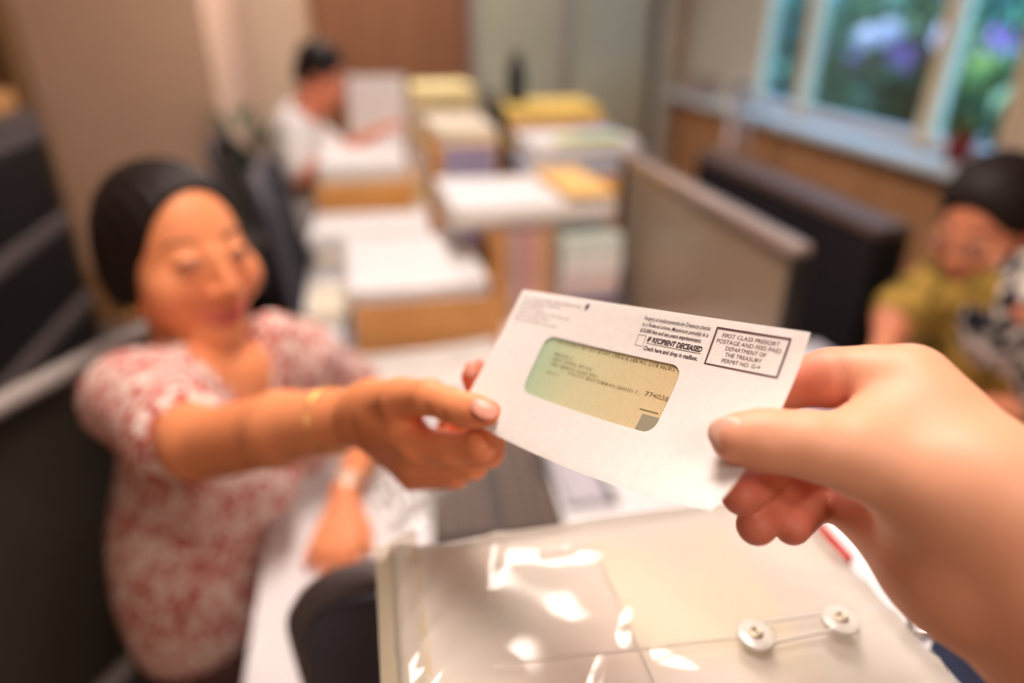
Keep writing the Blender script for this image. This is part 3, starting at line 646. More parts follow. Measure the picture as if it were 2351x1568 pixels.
# floor plant behind the man
ft = thing('potted_plant', 'tall leafy floor plant in a dark pot against the tan wall', 'plant', (-.565, 3.44, 0))
b = NB(); lathe(b, [(0, 0), (.11, 0), (.14, .30), (.145, .32), (.12, .32), (.115, .29), (0, .29)], n=24); done(b, 'pot', m_char, ft, smooth=True)
b = NB()
for k in range(6):
    a = k*1.05; tube(b, [(.03*math.cos(a), .03*math.sin(a), .28), (.06*math.cos(a), .06*math.sin(a), .65), (.10*math.cos(a), .10*math.sin(a), .98)], [.008, .006, .003], 6)
done(b, 'stem', m_stem, ft)
lb = NB(); grid(lb, 8, 2, lambda u, v: (u*.24, (v-.5)*.075*math.sin(math.pi*min(.97, u+.06)), .10*math.sin(u*2.4))); lm2 = bpy.data.meshes.new('leaf'); lb.to_mesh(lm2); lb.free(); lm2.materials.append(m_leafA)
for k in range(44):
    z = rnd.uniform(.62, 1.0); a = rnd.uniform(0, 6.28); o = bpy.data.objects.new('leaf', lm2); link(o, ft)
    o.location = (.05*math.cos(a), .05*math.sin(a), z); o.rotation_euler = (rnd.uniform(-.3, .3), -rnd.uniform(.1, 1.3), a); o.scale = (rnd.uniform(.5, .8),)*3

# ================================================================== PEOPLE
def skin(name, c, red):
    m = mat(name, c, rough=.48, spec=.35, var=0., col2=red, scale=9, contrast=(.35, .75), sss=.10, bump=.05, bscale=700)
    nt = m.node_tree; b = nt.nodes['Principled BSDF']; src = b.inputs['Base Color'].links[0].from_socket
    at = nt.nodes.new('ShaderNodeAttribute'); at.attribute_name = 'flush_shade'; mx = nt.nodes.new('ShaderNodeMixRGB'); mx.inputs[2].default_value = (c[0]*.70, c[1]*.31, c[2]*.33, 1)  # skin redness, darkened to paint shade onto the curled fingers
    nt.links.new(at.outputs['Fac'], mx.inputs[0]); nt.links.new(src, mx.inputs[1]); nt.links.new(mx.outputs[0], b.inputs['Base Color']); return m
def flush_shade(o, pts, base):
    n = len(o.data.vertices); co = np.empty(n*3, np.float32); o.data.vertices.foreach_get('co', co); co = co.reshape(-1, 3)+np.asarray(base); f = np.zeros(n)
    for p, r, a in pts: f = np.maximum(f, a*np.exp(-((co-p)**2).sum(1)/r**2))
    at = o.data.attributes.new('flush_shade', 'FLOAT', 'POINT'); at.data.foreach_set('value', f.astype(np.float32))
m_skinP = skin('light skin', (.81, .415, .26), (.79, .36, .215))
m_skinW = skin('tan skin', (.82, .315, .14), (.80, .265, .11))
m_skinM = skin('warm skin', (.78, .28, .16), (.74, .23, .12))
m_skinG = skin('brown skin', (.68, .26, .14), (.64, .22, .12))
m_hair = mat('black hair', (.013, .007, .006), rough=.55, spec=.22, var=.3, scale=60, stretch=(1, 1, .1), bump=.3, bscale=200)
m_lip = mat('rose lips', (.66, .12, .11), rough=.35, spec=.4)
m_dark = mat('dark lash', (.02, .012, .01), rough=.5)
m_eyew = mat('eye white', (.75, .70, .66), rough=.25, spec=.5)
m_nailW = mat('pink nail', (.70, .30, .22), rough=.35, spec=.4)
m_nailP = mat('natural nail', (.78, .45, .34), rough=.3, spec=.5)

class Head:
    def __init__(s, o, fwd, up, k=1., ck=0., mw=1., fw=1.):
        s.o = np.asarray(o, float); s.f = nrm(fwd); u = np.asarray(up, float); s.u = nrm(u-(u@s.f)*s.f); s.r = np.cross(s.f, s.u); s.k = k; s.ck = ck; s.mw = mw; s.fw = fw; s.ax = np.array([s.r, s.f, s.u])
    def T(s, x, y, z): return s.o+s.k*(x*s.r+y*s.f+z*s.u)
    def rr(s, *r): return np.array(r)*s.k
    def skull(s, d):
        k = s.k
        d.el(s.T(0, -.018, .033), s.rr(.074, .090, .076), s.ax, k=.01)
        d.el(s.T(0, .022, -.022), s.rr(.064*s.fw, .066, .088), s.ax, k=.02)
        for q in (-1, 1):
            d.rc(s.T(q*.050*s.fw, -.005, -.055), s.T(q*.014*s.fw, .066, -.096), .020*k, .019*k, .022)
            d.el(s.T(q*.041*s.fw, .050, -.036), s.rr(.030+s.ck, .030+s.ck, .031+s.ck), s.ax, k=.016)
            d.el(s.T(q*.032, .102, .004), s.rr(.018, .018, .013), s.ax, k=.012, op='sub')
            d.el(s.T(q*.031, .071, .002), s.rr(.0155, .0150, .0135), s.ax, k=.005)
            d.el(s.T(q*.0745, -.012, -.012), s.rr(.010, .019, .031), s.ax, k=.006)
        d.el(s.T(0, .074, -.102), s.rr(.021, .017, .017), s.ax, k=.015)
        d.rc(s.T(0, .083, .010), s.T(0, .1015, -.034), .0075*k, .0115*k, .008)
        for q in (-1, 1): d.el(s.T(q*.0135, .092, -.038), s.rr(.0095, .011, .0085), s.ax, k=.005)
        d.el(s.T(0, .076, -.066), s.rr(.026, .018, .016), s.ax, k=.012)
        return d
    def surf(s, d, x, z, off=0.): return d.hit(s.T(x, .16, z), -s.f, .2)+s.f*off
    def features(s, d, body, base, smile=.006, brow=m_dark, lipm=m_lip, openeye=.5):
        k = s.k
        for q in (-1, 1):
            b = NB(); tube(b, [s.surf(d, q*x, z)-base for x, z in ((.014, .022), (.026, .027), (.040, .027), (.052, .020))], [.0022, .003, .0026, .0012], 8); done(b, 'eyebrow', brow, body, smooth=True)
            b = NB(); tube(b, [s.surf(d, q*x, z, .0002)-base for x, z in ((.017, -.001), (.024, .004), (.032, .006), (.040, .005), (.047, .000))], [.0012, .0021, .0026, .0023, .0012], 8); done(b, 'eyelash', m_dark, body, smooth=True)
            ey = NB(); tube(ey, [s.surf(d, q*x, -.0005, -.0004)-base for x in (.020, .026, .032, .038, .044)], [.0008, .0024*openeye*2, .003*openeye*2, .0024*openeye*2, .0008], 8); eo = done(ey, 'eye', m_eyew, body, smooth=True)
            ey = NB(); tube(ey, [s.surf(d, q*x, .000, .0006)-base for x in (.0285, .032, .0355)], [.0015, .0030*openeye*2, .0015], 8); done(ey, 'iris', m_dark, eo, smooth=True)
        mw = .026*s.mw; xs = np.linspace(-mw, mw, 11)
        b = NB(); tube(b, [s.surf(d, x, -.0655+smile*(x/mw)**2-.0012*math.cos(x/.006), .0)-base for x in xs], [.0012+.0036*(1-(abs(x)/mw)**1.6) for x in xs], 8); done(b, 'upper_lip', lipm, body, smooth=True)
        b = NB(); tube(b, [s.surf(d, x, -.0765+.0035+(smile+.005)*(x/mw)**2-.004, .0)-base for x in xs], [.001+.0050*(1-(abs(x)/mw)**1.6) for x in xs], 8); done(b, 'lower_lip', lipm, body, smooth=True)
        return body

def C3(l): return [(P(a, b_, c), r) for (a, b_, c, r) in l]
def blob(name, c, r, ax, m, parent, base):
    b = NB(); bmesh.ops.create_uvsphere(b, u_segments=16, v_segments=10, radius=1); A = Matrix([Vector(ax[i])*r[i] for i in range(3)]).transposed()
    for v in b.verts: v.co = A @ v.co+Vector(np.asarray(c)-base)
    return done(b, name, m, parent, smooth=True)
def frame3(n, t):
    n = nrm(n); t = np.asarray(t, float); t = nrm(t-(t@n)*n); return [t, np.cross(n, t), n]

# ---------------------------------------------------------------- the photographer's arm and hand
wr_r, wr_u = P(2250, 1135, .262), P(2200, 1300, .275)
elb = CAM+.33*RT-.25*UP+.13*FW
pts = np.array([P(1640, 780, .27), P(1640, 1270, .36), P(2400, 1000, .22), elb, P(1680, 1250, .35)])
lo, hi = pts.min(0)-.06, pts.max(0)+.06
d = SDF(lo, hi, .0017)
d.rc(wr_r, elb+.012*UP, .025, .040, .02); d.rc(wr_u, elb-.012*UP, .023, .040, .03)
d.rc(wr_r, P(2085, 880, .292), .026, .0150, .012); d.rc(wr_r, P(2105, 925, .316), .024, .0145, .014)
d.rc(wr_u, P(2090, 985, .335), .023, .0140, .014); d.rc(wr_u, P(2070, 1045, .350), .022, .0130, .014)
d.rc(wr_u, P(1950, 1165, .318), .022, .0110, .016)
d.rc(P(2200, 1130, .266), P(1960, 1046, .272), .0235, .0148, .016)
d.rc(P(2010, 1000, .277), P(2110, 950, .283), .0115, .0165, .016); d.rc(P(1975, 1010, .276), P(2075, 920, .290), .0090, .0110, .014)
d.chain(C3([(1960, 1046, .272, .0150), (1860, 1022, .274, .0128), (1775, 1012, .277, .0117), (1735, 1010, .279, .0110), (1692, 1010, .2800, .0094)]), .006)
d.el(P(1690, 1003, .2795), (.0100, .0092, .0088), None, .004)
d.chain(C3([(2085, 880, .292, .0150), (1990, 866, .300, .0133), (1930, 864, .304, .0122), (1900, 868, .305, .0124), (1800, 885, .312, .0105), (1730, 905, .314, .0090)]), .004, .008)
d.chain(C3([(2105, 925, .316, .0140), (1915, 1015, .345, .0115), (1775, 1085, .322, .0098), (1702, 1138, .292, .0086)]), .0008, .001)
d.chain(C3([(2090, 985, .335, .0135), (1930, 1085, .352, .0110), (1812, 1122, .324, .0096), (1737, 1206, .2985, .0089)]), .0008, .001)
d.chain(C3([(2070, 1045, .350, .0125), (1965, 1130, .346, .0100), (1862, 1165, .322, .0086), (1818, 1211, .304, .0079)]), .0008, .001)
for (px, py, s, dx, dy) in ((1886, 868, .2915, 6, 62), (1934, 872, .2905, 12, 56)):      # joint creases
    d.rc(P(px+dx, py-dy, s-.001), P(px-dx, py+dy, s+.001), .0019, .0019, .003, op='sub')
d.rc(P(1765, 960, .2655), P(1770, 1010, .2640), .0007, .0007, .003, op='sub')
base = P(2245, 1210, .27)
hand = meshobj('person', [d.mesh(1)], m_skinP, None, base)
tag(hand, 'outstretched bare right arm and hand at the right gripping the envelope with its thumb', 'person')
flush_shade(hand, [(P(*q), r, a) for q, r, a in (((1702, 1138, .292), .022, .9), ((1737, 1204, .300), .022, .9), ((1814, 1210, .304), .020, .9), ((1812, 1122, .324), .02, .9), ((1690, 1010, .28), .011, .45), ((1860, 880, .300), .016, .75), ((1915, 905, .297), .012, .7), ((1880, 1080, .33), .03, .8))], base)
nn = nrm(cdir(-.62, .30, -.72)); blob('thumb_nail', P(1666, 992, .2752), (.0078, .0068, .0022), frame3(nn, cdir(-.75, -.12, .4)), m_nailP, hand, base)

# ---------------------------------------------------------------- the woman
Rsh, Lsh = P(300, 905, .86), P(690, 818, 1.13)
Rel = P(462, 1022, .685); Lel = np.array([-.015, 1.16, .80]); Lwr = PZ(792, 1130, .782)
HW = Head(P(412, 572, .955), (.67, -.74, .03), (.0, .05, 1), 1.08, .001, 1.25, 1.10)
nkb = np.array([-.265, .965, 1.00])
base = np.array([-.33, .93, .45])
d = SDF((-.56, .52, .42), (.10, 1.32, 1.34), .0036)
d.el((-.335, .935, .66), (.105, .150, .24), None, .03); d.el((-.275, .95, .90), (.105, .150, .15), None, .04)
d.rc(Rsh, Lsh, .045, .045, .04); d.rc(nkb+[-.012, .010, 0], HW.T(0, -.036, -.03), .052, .047, .022); d.rc(nkb+[0, 0, -.02], (Rsh+nkb)/2, .05, .045, .04); d.rc(nkb+[0, 0, -.02], (Lsh+nkb)/2, .05, .045, .04)
HW.skull(d)
d.rc(Rsh, Rel, .044, .037, .02)
d.rc(Lsh, Lel, .042, .036, .02); d.rc(Lel, Lwr, .036, .021, .012)
lk = [PZ(x, y, .762) for x, y in ((737, 1228), (762, 1232), (787, 1232), (812, 1225))]; lt_ = [PZ(x, y, .742) for x, y in ((706, 1296), (738, 1316), (778, 1320), (816, 1302))]
for a, e in zip(lk, lt_): d.rc(Lwr, a, .019, .0125, .008); d.rc(a, (a+e)/2+[0, 0, .004], .0118, .0100, .003); d.rc((a+e)/2+[0, 0, .004], e, .0100, .0078, .003)
th = PZ(842, 1215, .760); d.rc(Lwr, th, .015, .0105, .01); d.rc(th, PZ(846, 1262, .744), .0105, .0085, .004)
body_lo = d.mesh(2)
wrist = P(850, 952, .53)
allp = np.array([P(440, 900, .74), P(440, 1120, .60), P(1170, 830, .38), P(1170, 1150, .55), P(850, 860, .5), P(860, 1140, .6)])
e = SDF(allp.min(0)-.03, allp.max(0)+.03, .0017)
e.rc(Rsh+(Rel-Rsh)*.55, Rel, .040, .0365, .01); e.rc(Rel, P(650, 985, .605), .0365, .0325, .012); e.rc(P(650, 985, .605), wrist, .0325, .0225, .012)
MC = dict(i=P(962, 1022, .466), m=P(950, 1052, .488), r=P(945, 1078, .507), p=P(950, 1092, .524))
for q, r in (('i', .0132), ('m', .0130), ('r', .0122), ('p', .0115)): e.rc(wrist, MC[q], .0205, r, .010)
e.rc(P(862, 930, .515), P(920, 922, .470), .020, .0150, .012); e.rc(P(880, 965, .50), P(925, 985, .475), .017, .0125, .010)
e.chain(C3([(920, 915, .468, .0150), (985, 912, .441, .0114), (1030, 928, .428, .0104), (1066, 941, .417, .0102), (1092, 945, .411, .0095), (1122, 949, .4045, .0082)]), .005)
e.chain([(MC['i'], .0130)]+C3([(1040, 1030, .443, .0105), (1104, 1022, .425, .0100), (1126, 950, .437, .0085), (1084, 866, .441, .0073)]), .003, .006)
e.chain([(MC['m'], .0125)]+C3([(1122, 1040, .446, .0098), (1140, 960, .452, .0085), (1104, 858, .449, .0073)]), .002, .004)
e.chain([(MC['r'], .0120)]+C3([(1088, 1070, .470, .0096), (1078, 1005, .478, .0084), (1030, 978, .462, .0078)]), .002, .003)
e.chain([(MC['p'], .0112)]+C3([(1046, 1094, .494, .0088), (1045, 1040, .497, .0078), (1020, 1010, .487, .0070)]), .002, .003)
woman = meshobj('person', [body_lo, e.mesh(1)], m_skinW, None, base)
tag(woman, 'smiling seated woman in a red and white patterned blouse reaching out for the envelope', 'person')
flush_shade(woman, [(P(*q), r, a) for q, r, a in (((1122, 949, .4045), .014, .6), ((1084, 866, .441), .016, .9), ((1104, 858, .449), .016, .9), ((1030, 978, .462), .014, .8), ((1104, 1022, .425), .014, .4), ((1000, 965, .46), .016, .8))]+[(HW.surf(d, q*.040, -.032), .026, .30) for q in (-1, 1)]+[(HW.surf(d, 0, -.034), .013, .25)]+[(t_, .018, .5) for t_ in lt_], base)
nn = nrm(cdir(.05, .55, -.85)); blob('thumb_nail', P(1112, 940, .3972), (.0085, .0064, .0018), frame3(nn, P(1135, 950, .402)-P(1080, 940, .414)), m_nailW, woman, base)
for q in ((1080, 850, .4345), (1101, 843, .4425)):
    blob('finger_nail', P(*q), (.0040, .0058, .0016), frame3(cdir(.0, .25, -1), cdir(1, .2, 0)), m_nailW, woman, base)
HW.features(d, woman, base, .007, mat('brown brow', (.10, .05, .03), rough=.6), m_lip, .18)
# hair
h = SDF(HW.o-.17, HW.o+.17, .0032)
h.el(HW.T(.002, -.016, .033), HW.rr(.0810, .096, .0810), HW.ax, k=.01)
for q in (-1, 1): h.el(HW.T(q*.0615, -.024, -.014), HW.rr(.027, .052, .066), HW.ax, k=.02)
h.el(HW.T(0, -.065, -.03), HW.rr(.062, .045, .07), HW.ax, k=.02)
h.el(HW.T(.0, -.115, -.035), HW.rr(.040, .034, .040), HW.ax, k=.012)
h.el(HW.T(.002, .086, -.008), HW.rr(.073, .080, .098), HW.ax, k=.010, op='sub')
h.el(HW.T(.0, .04, -.10), HW.rr(.085, .05, .06), HW.ax, k=.01, op='sub')
hv, hf = h.mesh(2); hl = (hv-HW.o)@HW.r; hv = hv+((hv-HW.o)/np.linalg.norm(hv-HW.o, axis=1)[:, None])*(.0011*np.sin(hl*520+3*np.sin(hl*60)))[:, None]
meshobj('hair', [(hv, hf)], m_hair, woman, base)
# blouse
def blouse_mat(name, white, red, scale, thr, st):
    m = bpy.data.materials.new(name); m.use_nodes = True; nt = m.node_tree; N = nt.nodes; L = nt.links; bs = N['Principled BSDF']
    tc = N.new('ShaderNodeTexCoord'); mp = N.new('ShaderNodeMapping'); mp.inputs['Scale'].default_value = st; L.new(tc.outputs['Object'], mp.inputs[0])
    no = N.new('ShaderNodeTexNoise'); no.inputs['Scale'].default_value = scale; no.inputs['Detail'].default_value = 3; no.inputs['Distortion'].default_value = 1.2; L.new(mp.outputs[0], no.inputs['Vector'])
    cr = N.new('ShaderNodeValToRGB'); el = cr.color_ramp.elements; el[0].position = thr-.05; el[0].color = (*white, 1); el[1].position = thr+.05; el[1].color = (*red, 1)
    L.new(no.outputs['Fac'], cr.inputs[0]); L.new(cr.outputs[0], bs.inputs['Base Color']); bs.inputs['Roughness'].default_value = .8; bs.inputs['Specular IOR Level'].default_value = .15
    nb = N.new('ShaderNodeTexNoise'); nb.inputs['Scale'].default_value = 30; L.new(tc.outputs['Object'], nb.inputs['Vector']); bp = N.new('ShaderNodeBump'); bp.inputs['Strength'].default_value = .5; bp.inputs['Distance'].default_value = .01
    L.new(nb.outputs['Fac'], bp.inputs['Height']); L.new(bp.outputs[0], bs.inputs['Normal']); return m
m_blouse = blouse_mat('red white print cotton', (.82, .64, .57), (.46, .075, .06), 68, .51, (1, 1, .75))
g = SDF((-.56, .52, .50), (.12, 1.30, 1.16), .0045)
g.el((-.335, .935, .66), (.118, .163, .26), None, .03); g.el((-.275, .95, .90), (.118, .163, .155), None, .04)
g.el((-.205, .885, .865), (.065, .062, .066), None, .03); g.el((-.155, 1.01, .845), (.062, .062, .066), None, .03)
g.rc(Rsh+[0, .01, -.008], Lsh, .052, .052, .05); g.rc(nkb+[0, 0, -.03], (Rsh+nkb)/2+[0, 0, -.01], .058, .056, .04); g.rc(nkb+[0, 0, -.03], (Lsh+nkb)/2+[0, 0, -.01], .058, .056, .04)
g.rc(Rsh+[0, 0, -.006], Rsh+(Rel-Rsh)*.72+[0, 0, -.006], .056, .056, .03); g.rc(Lsh, Lsh+(Lel-Lsh)*.62, .056, .054, .03)
g.rc(nkb+[0, 0, -.06], HW.T(0, -.01, -.02), .060, .072, .008, op='sub')
g.rc(P(625, 770, 1.05), P(690, 830, 1.10), .038, .050, .03); vx = nkb+.105*nrm((.80, -.60, 0)); g.rc(vx+[0, 0, -.085], vx+[-.02, .015, .08], .010, .060, .008, op='sub')
dirR = nrm(Rel-Rsh); cut = Rsh+(Rel-Rsh)*.86
gm = g.mesh(2)
meshobj('blouse', [gm], m_blouse, woman, base)
# trousers and shoes, under the desk
tr = SDF((-.50, .70, .0), (.36, 1.34, .66), .008)
tr.el((-.33, .93, .55), (.12, .17, .10), None, .03)
for y, yk in ((.86, 1.07), (1.02, 1.22)):
    tr.rc((-.32, y, .55), (.06, yk, .545), .080, .062, .03); tr.rc((.06, yk, .545), (.08, yk, .10), .060, .045, .02)
meshobj('trousers', [tr.mesh(1)], mat('dark brown trousers', (.05, .02, .016), rough=.85), woman, base)
for y in (1.07, 1.22):
    s_ = SDF((-.01, y-.08, 0), (.31, y+.08, .16), .006); s_.rc((.07, y, .07), (.08, y, .05), .045, .045, .02); s_.rc((.07, y, .042), (.22, y, .034), .04, .03, .03); meshobj('shoe', [s_.mesh(1)], m_black, woman, base)
# jewellery
def ringpts(c, n, r, k=28, e=1.): 
    t_, s_, n_ = frame3(n, (0.1, .2, 1)); return [c+r*(math.cos(a)*t_+e*math.sin(a)*s_)-base for a in [2*math.pi*i/k for i in range(k)]]
ec = HW.T(.082, .0, -.066); b = NB(); tube(b, ringpts(ec, HW.r, .013), .0014, 8, closed=True); done(b, 'hoop_earring', m_gold, woman, smooth=True)
bc = P(768, 965, .561); b = NB(); tube(b, ringpts(bc, wrist-Rel, .0275, 36, 1.0), .0012, 8, closed=True); done(b, 'bracelet', m_gold, woman, smooth=True)
wd = nrm(Lel-Lwr); wc = Lwr+wd*.012; b = NB(); tube(b, ringpts(wc, wd, .0235), .0035, 8, closed=True); done(b, 'watch_strap', mat('brown strap', (.40, .20, .11), rough=.6), woman, smooth=True)
wn_ = nrm(nrm(CAM-wc)+np.array([0, 0, .6])); wn_ = nrm(wn_-(wn_@wd)*wd); blob('watch_dial', wc+wn_*.0215, (.0165, .0165, .004), frame3(wn_, wd), mat('pale gold dial', (.85, .72, .58), rough=.3, metal=.2), woman, base)

# ---------------------------------------------------------------- the man in the white shirt
base = np.array([-.36, 3.02, .45])
HM = Head(P(738, 172, 2.80), (.93, -.12, -.42), (.30, 0, 1), 1.0)
hip = np.array([-.36, 3.02, .56]); nk = HM.T(0, -.035, -.115)+np.array([-.03, 0, -.03]); ch = np.array([-.27, 3.03, .93])
mRs, mLs = nk+np.array([-.03, -.165, -.065]), nk+np.array([-.03, .165, -.065])
mRe = P(688, 408, 2.68); mRw = np.array([.0, 2.76, 1.035])
mLe = np.array([-.10, 3.26, .86]); mLw = np.array([.09, 3.12, .82])
d = SDF((-.58, 2.62, .46), (.20, 3.42, 1.42), .006)
d.el((hip+ch)/2, (.10, .15, .24), None, .03); d.el(ch, (.11, .16, .16), None, .04); d.rc(mRs, mLs, .05, .05, .05); d.rc(ch+[.02, 0, .1], HM.T(0, -.02, -.05), .062, .054, .03)
HM.skull(d)
for a, b_, c_ in ((mRs, mRe, mRw), (mLs, mLe, mLw)):
    d.rc(a, b_, .046, .038, .02); d.rc(b_, c_, .037, .024, .015); dv = nrm(c_-b_); sd = nrm(np.cross(dv, (0, 0, 1)))
    for q, L in zip((-1.5, -.5, .5, 1.5), (.085, .095, .09, .075)): d.rc(c_, c_+dv*.075+sd*q*.019, .020, .011, .008); d.rc(c_+dv*.075+sd*q*.019, c_+dv*(.075+L)+sd*q*.019+[0, 0, -.02], .011, .0085, .004)
    d.rc(c_, c_+dv*.06+sd*.045*(1 if a is mLs else -1), .018, .010, .008)
man = meshobj('person', [d.mesh(2)], m_skinM, None, base); tag(man, 'seated man in a white shirt with short black hair bending over papers', 'person')
HM.features(d, man, base, .003, m_dark, mat('brown lips', (.45, .16, .12), rough=.5), .45)
h = SDF(HM.o-.16, HM.o+.16, .005); h.el(HM.T(0, -.022, .042), HM.rr(.082, .096, .088), HM.ax, k=.01)
for q in (-1, 1): h.el(HM.T(q*.062, -.03, .0), HM.rr(.020, .05, .05), HM.ax, k=.02)
h.el(HM.T(0, -.07, -.02), HM.rr(.058, .04, .06), HM.ax, k=.02); h.el(HM.T(0, .085, -.02), HM.rr(.075, .066, .085), HM.ax, k=.01, op='sub'); h.half(HM.T(0, 0, -.06), -HM.u)
meshobj('hair', [h.mesh(1)], m_hair, man, base)
g = SDF((-.60, 2.60, .46), (.14, 3.44, 1.30), .007)
g.el((hip+ch)/2, (.118, .165, .26), None, .03); g.el(ch, (.125, .175, .17), None, .04); g.rc(mRs, mLs, .064, .064, .05)
g.rc(mRs, mRs+(mRe-mRs)*.85, .064, .060, .03); g.rc(mLs, mLs+(mLe-mLs)*.85, .064, .060, .03); g.rc(nk+[.01, 0, -.05], HM.T(0, -.02, -.08), .064, .066, .006, op='sub')
meshobj('shirt', [g.mesh(2)], mat('white shirt cotton', (.80, .77, .75), rough=.85, spec=.1, bump=.4, bscale=25), man, base)
tr = SDF((-.55, 2.80, 0), (.36, 3.24, .68), .010); tr.el((-.36, 3.02, .56), (.13, .18, .10), None, .03)
for y in (2.92, 3.12): tr.rc((-.34, y, .55), (.10, y, .55), .085, .066, .03); tr.rc((.10, y, .55), (.12, y, .09), .064, .05, .02)
meshobj('trousers', [tr.mesh(1)], mat('slate trousers', (.03, .03, .04), rough=.85), man, base)
for y in (2.92, 3.12):
    s_ = SDF((.03, y-.08, 0), (.36, y+.08, .16), .008); s_.rc((.11, y, .06), (.12, y, .05), .05, .05, .02); s_.rc((.11, y, .042), (.27, y, .036), .04, .033, .03); meshobj('shoe', [s_.mesh(1)], m_black, man, base)

# ---------------------------------------------------------------- the person with glasses
base = np.array([1.30, 1.02, .45])
HG = Head(P(2262, 515, 1.33), (-.88, -.30, -.30), (-.12, -.02, 1), 1.0)
nk = HG.T(0, -.03, -.12); ch = np.array([1.235, 1.045, .90]); hip = np.array([1.33, 1.02, .56])
gF = P(2128, 655, 1.41); gFe = P(2052, 735, 1.37); gN = P(2370, 700, 1.24)
gFw = P(2030, 800, 1.33); gNe = PZ(2440, 950, .80); gNw = PZ(2235, 935, .79)
d = SDF((.78, .55, .46), (1.56, 1.42, 1.34), .006)
d.el((hip+ch)/2, (.10, .15, .24), None, .03); d.el(ch, (.10, .15, .15), None, .04); d.rc(ch+[0, 0, .08], HG.T(0, -.02, -.04), .058, .052, .03); d.rc(gF+[.09, 0, 0], gN, .045, .045, .05)
HG.skull(d)
for a, b_, c_, s2 in ((gF, gFe, gFw, 1), (gN, gNe, gNw, -1)):
    d.rc(a, b_, .043, .037, .02); d.rc(b_, c_, .036, .023, .015); dv = nrm(c_-b_); sd = nrm(np.cross(dv, (0, 0, 1)))
    for q, L in zip((-1.5, -.5, .5, 1.5), (.075, .085, .08, .065)): d.rc(c_, c_+dv*.068+sd*q*.018, .019, .0105, .008); d.rc(c_+dv*.068+sd*q*.018, c_+dv*(.068+L)+sd*q*.018+[0, 0, -.015], .0105, .008, .004)
    d.rc(c_, c_+dv*.05-sd*.042*s2, .017, .010, .008)
gper = meshobj('person', [d.mesh(2)], m_skinG, None, base); tag(gper, 'person with round glasses in an olive top looking down at the right edge', 'person')
HG.features(d, gper, base, .003, m_dark, mat('rosewood lips', (.45, .12, .10), rough=.4), .45)
h = SDF(HG.o-.20, HG.o+.17, .005); h.el(HG.T(0, -.024, .044), HG.rr(.086, .100, .092), HG.ax, k=.01)
for q in (-1, 1): h.rc(HG.T(q*.060, -.035, .01), HG.T(q*.062, -.03, -.15), .034, .026, .02)
h.el(HG.T(0, -.075, -.05), HG.rr(.070, .045, .11), HG.ax, k=.02); h.el(HG.T(0, .080, -.03), HG.rr(.066, .070, .10), HG.ax, k=.012, op='sub')
meshobj('hair', [h.mesh(1)], m_hair, gper, base)
gl = [];
for q in (-1, 1):
    c = HG.T(q*.033, .100, .000); b = NB(); tube(b, [c+.022*(math.cos(a)*HG.r+.92*math.sin(a)*HG.u)-base for a in [k*math.pi/14 for k in range(28)]], .0015, 8, closed=True); fr_ = done(b, 'glasses_rim', mat('bronze wire', (.45, .28, .16), rough=.25, metal=1.), gper, smooth=True)
    b = NB(); tube(b, [HG.T(q*.055, .100, .004)-base, HG.T(q*.078, .06, .006)-base, HG.T(q*.080, -.01, .004)-base], .0014, 6); done(b, 'glasses_temple', MATS['bronze wire'], gper, smooth=True)
    b = NB(); f_ = [b.verts.new(c+.0212*(math.cos(a)*HG.r+.92*math.sin(a)*HG.u)-base) for a in [k*math.pi/14 for k in range(28)]]; b.faces.new(f_); done(b, 'lens', clear('glasses lens', (.92, .90, .97), .06), fr_)
b = NB(); tube(b, [HG.T(-.011, .101, .003)-base, HG.T(0, .104, .006)-base, HG.T(.011, .101, .003)-base], .0014, 6); done(b, 'glasses_bridge', MATS['bronze wire'], gper, smooth=True)
g = SDF((.80, .55, .50), (1.58, 1.46, 1.12), .007)
g.el((hip+ch)/2, (.118, .165, .26), None, .03); g.el(ch, (.118, .168, .165), None, .04); g.rc(gF+[.09, 0, 0], gN+[0, .05, 0], .058, .058, .05); g.rc(gF+[.05, 0, 0], gF+(gFe-gF)*.75, .062, .056, .04)
g.rc(nk+[0, 0, -.07], HG.T(0, 0, -.05), .060, .07, .006, op='sub')
meshobj('olive_top', [g.mesh(2)], blouse_mat('olive print', (.40, .25, .055), (.16, .11, .02), 14, .52, (1, 1, 1)), gper, base)
g = SDF((.95, .55, .60), (1.60, 1.20, 1.14), .007)
g.rc(gN+[.02, .01, .01], gN+(gNe-gN)*.85, .070, .066, .03); g.el(gN+[.03, .06, -.05], (.085, .09, .13), None, .03)
meshobj('patterned_sleeve', [g.mesh(2)], blouse_mat('black white floral print', (.70, .62, .56), (.015, .015, .022), 26, .49, (1, 1, 1)), gper, base)
g = SDF(nk-.15, nk+.15, .005); g.el(nk+np.array([-.055, -.01, -.045]), (.045, .085, .06), None, .01)
meshobj('black_scarf', [g.mesh(1)], mat('black knit', (.012, .01, .012), rough=.9), gper, base)
tr = SDF((.74, .80, 0), (1.52, 1.24, .68), .010); tr.el((1.33, 1.02, .56), (.13, .18, .10), None, .03)
for y in (.93, 1.11): tr.rc((1.31, y, .55), (.92, y, .545), .082, .064, .03); tr.rc((.92, y, .545), (.90, y, .09), .062, .05, .02)
meshobj('trousers', [tr.mesh(1)], MATS['slate trousers'], gper, base)
for y in (.93, 1.11):
    s_ = SDF((.66, y-.08, 0), (.99, y+.08, .16), .008); s_.rc((.91, y, .06), (.90, y, .05), .05, .05, .02); s_.rc((.91, y, .042), (.76, y, .036), .04, .033, .03); meshobj('shoe', [s_.mesh(1)], m_black, gper, base)

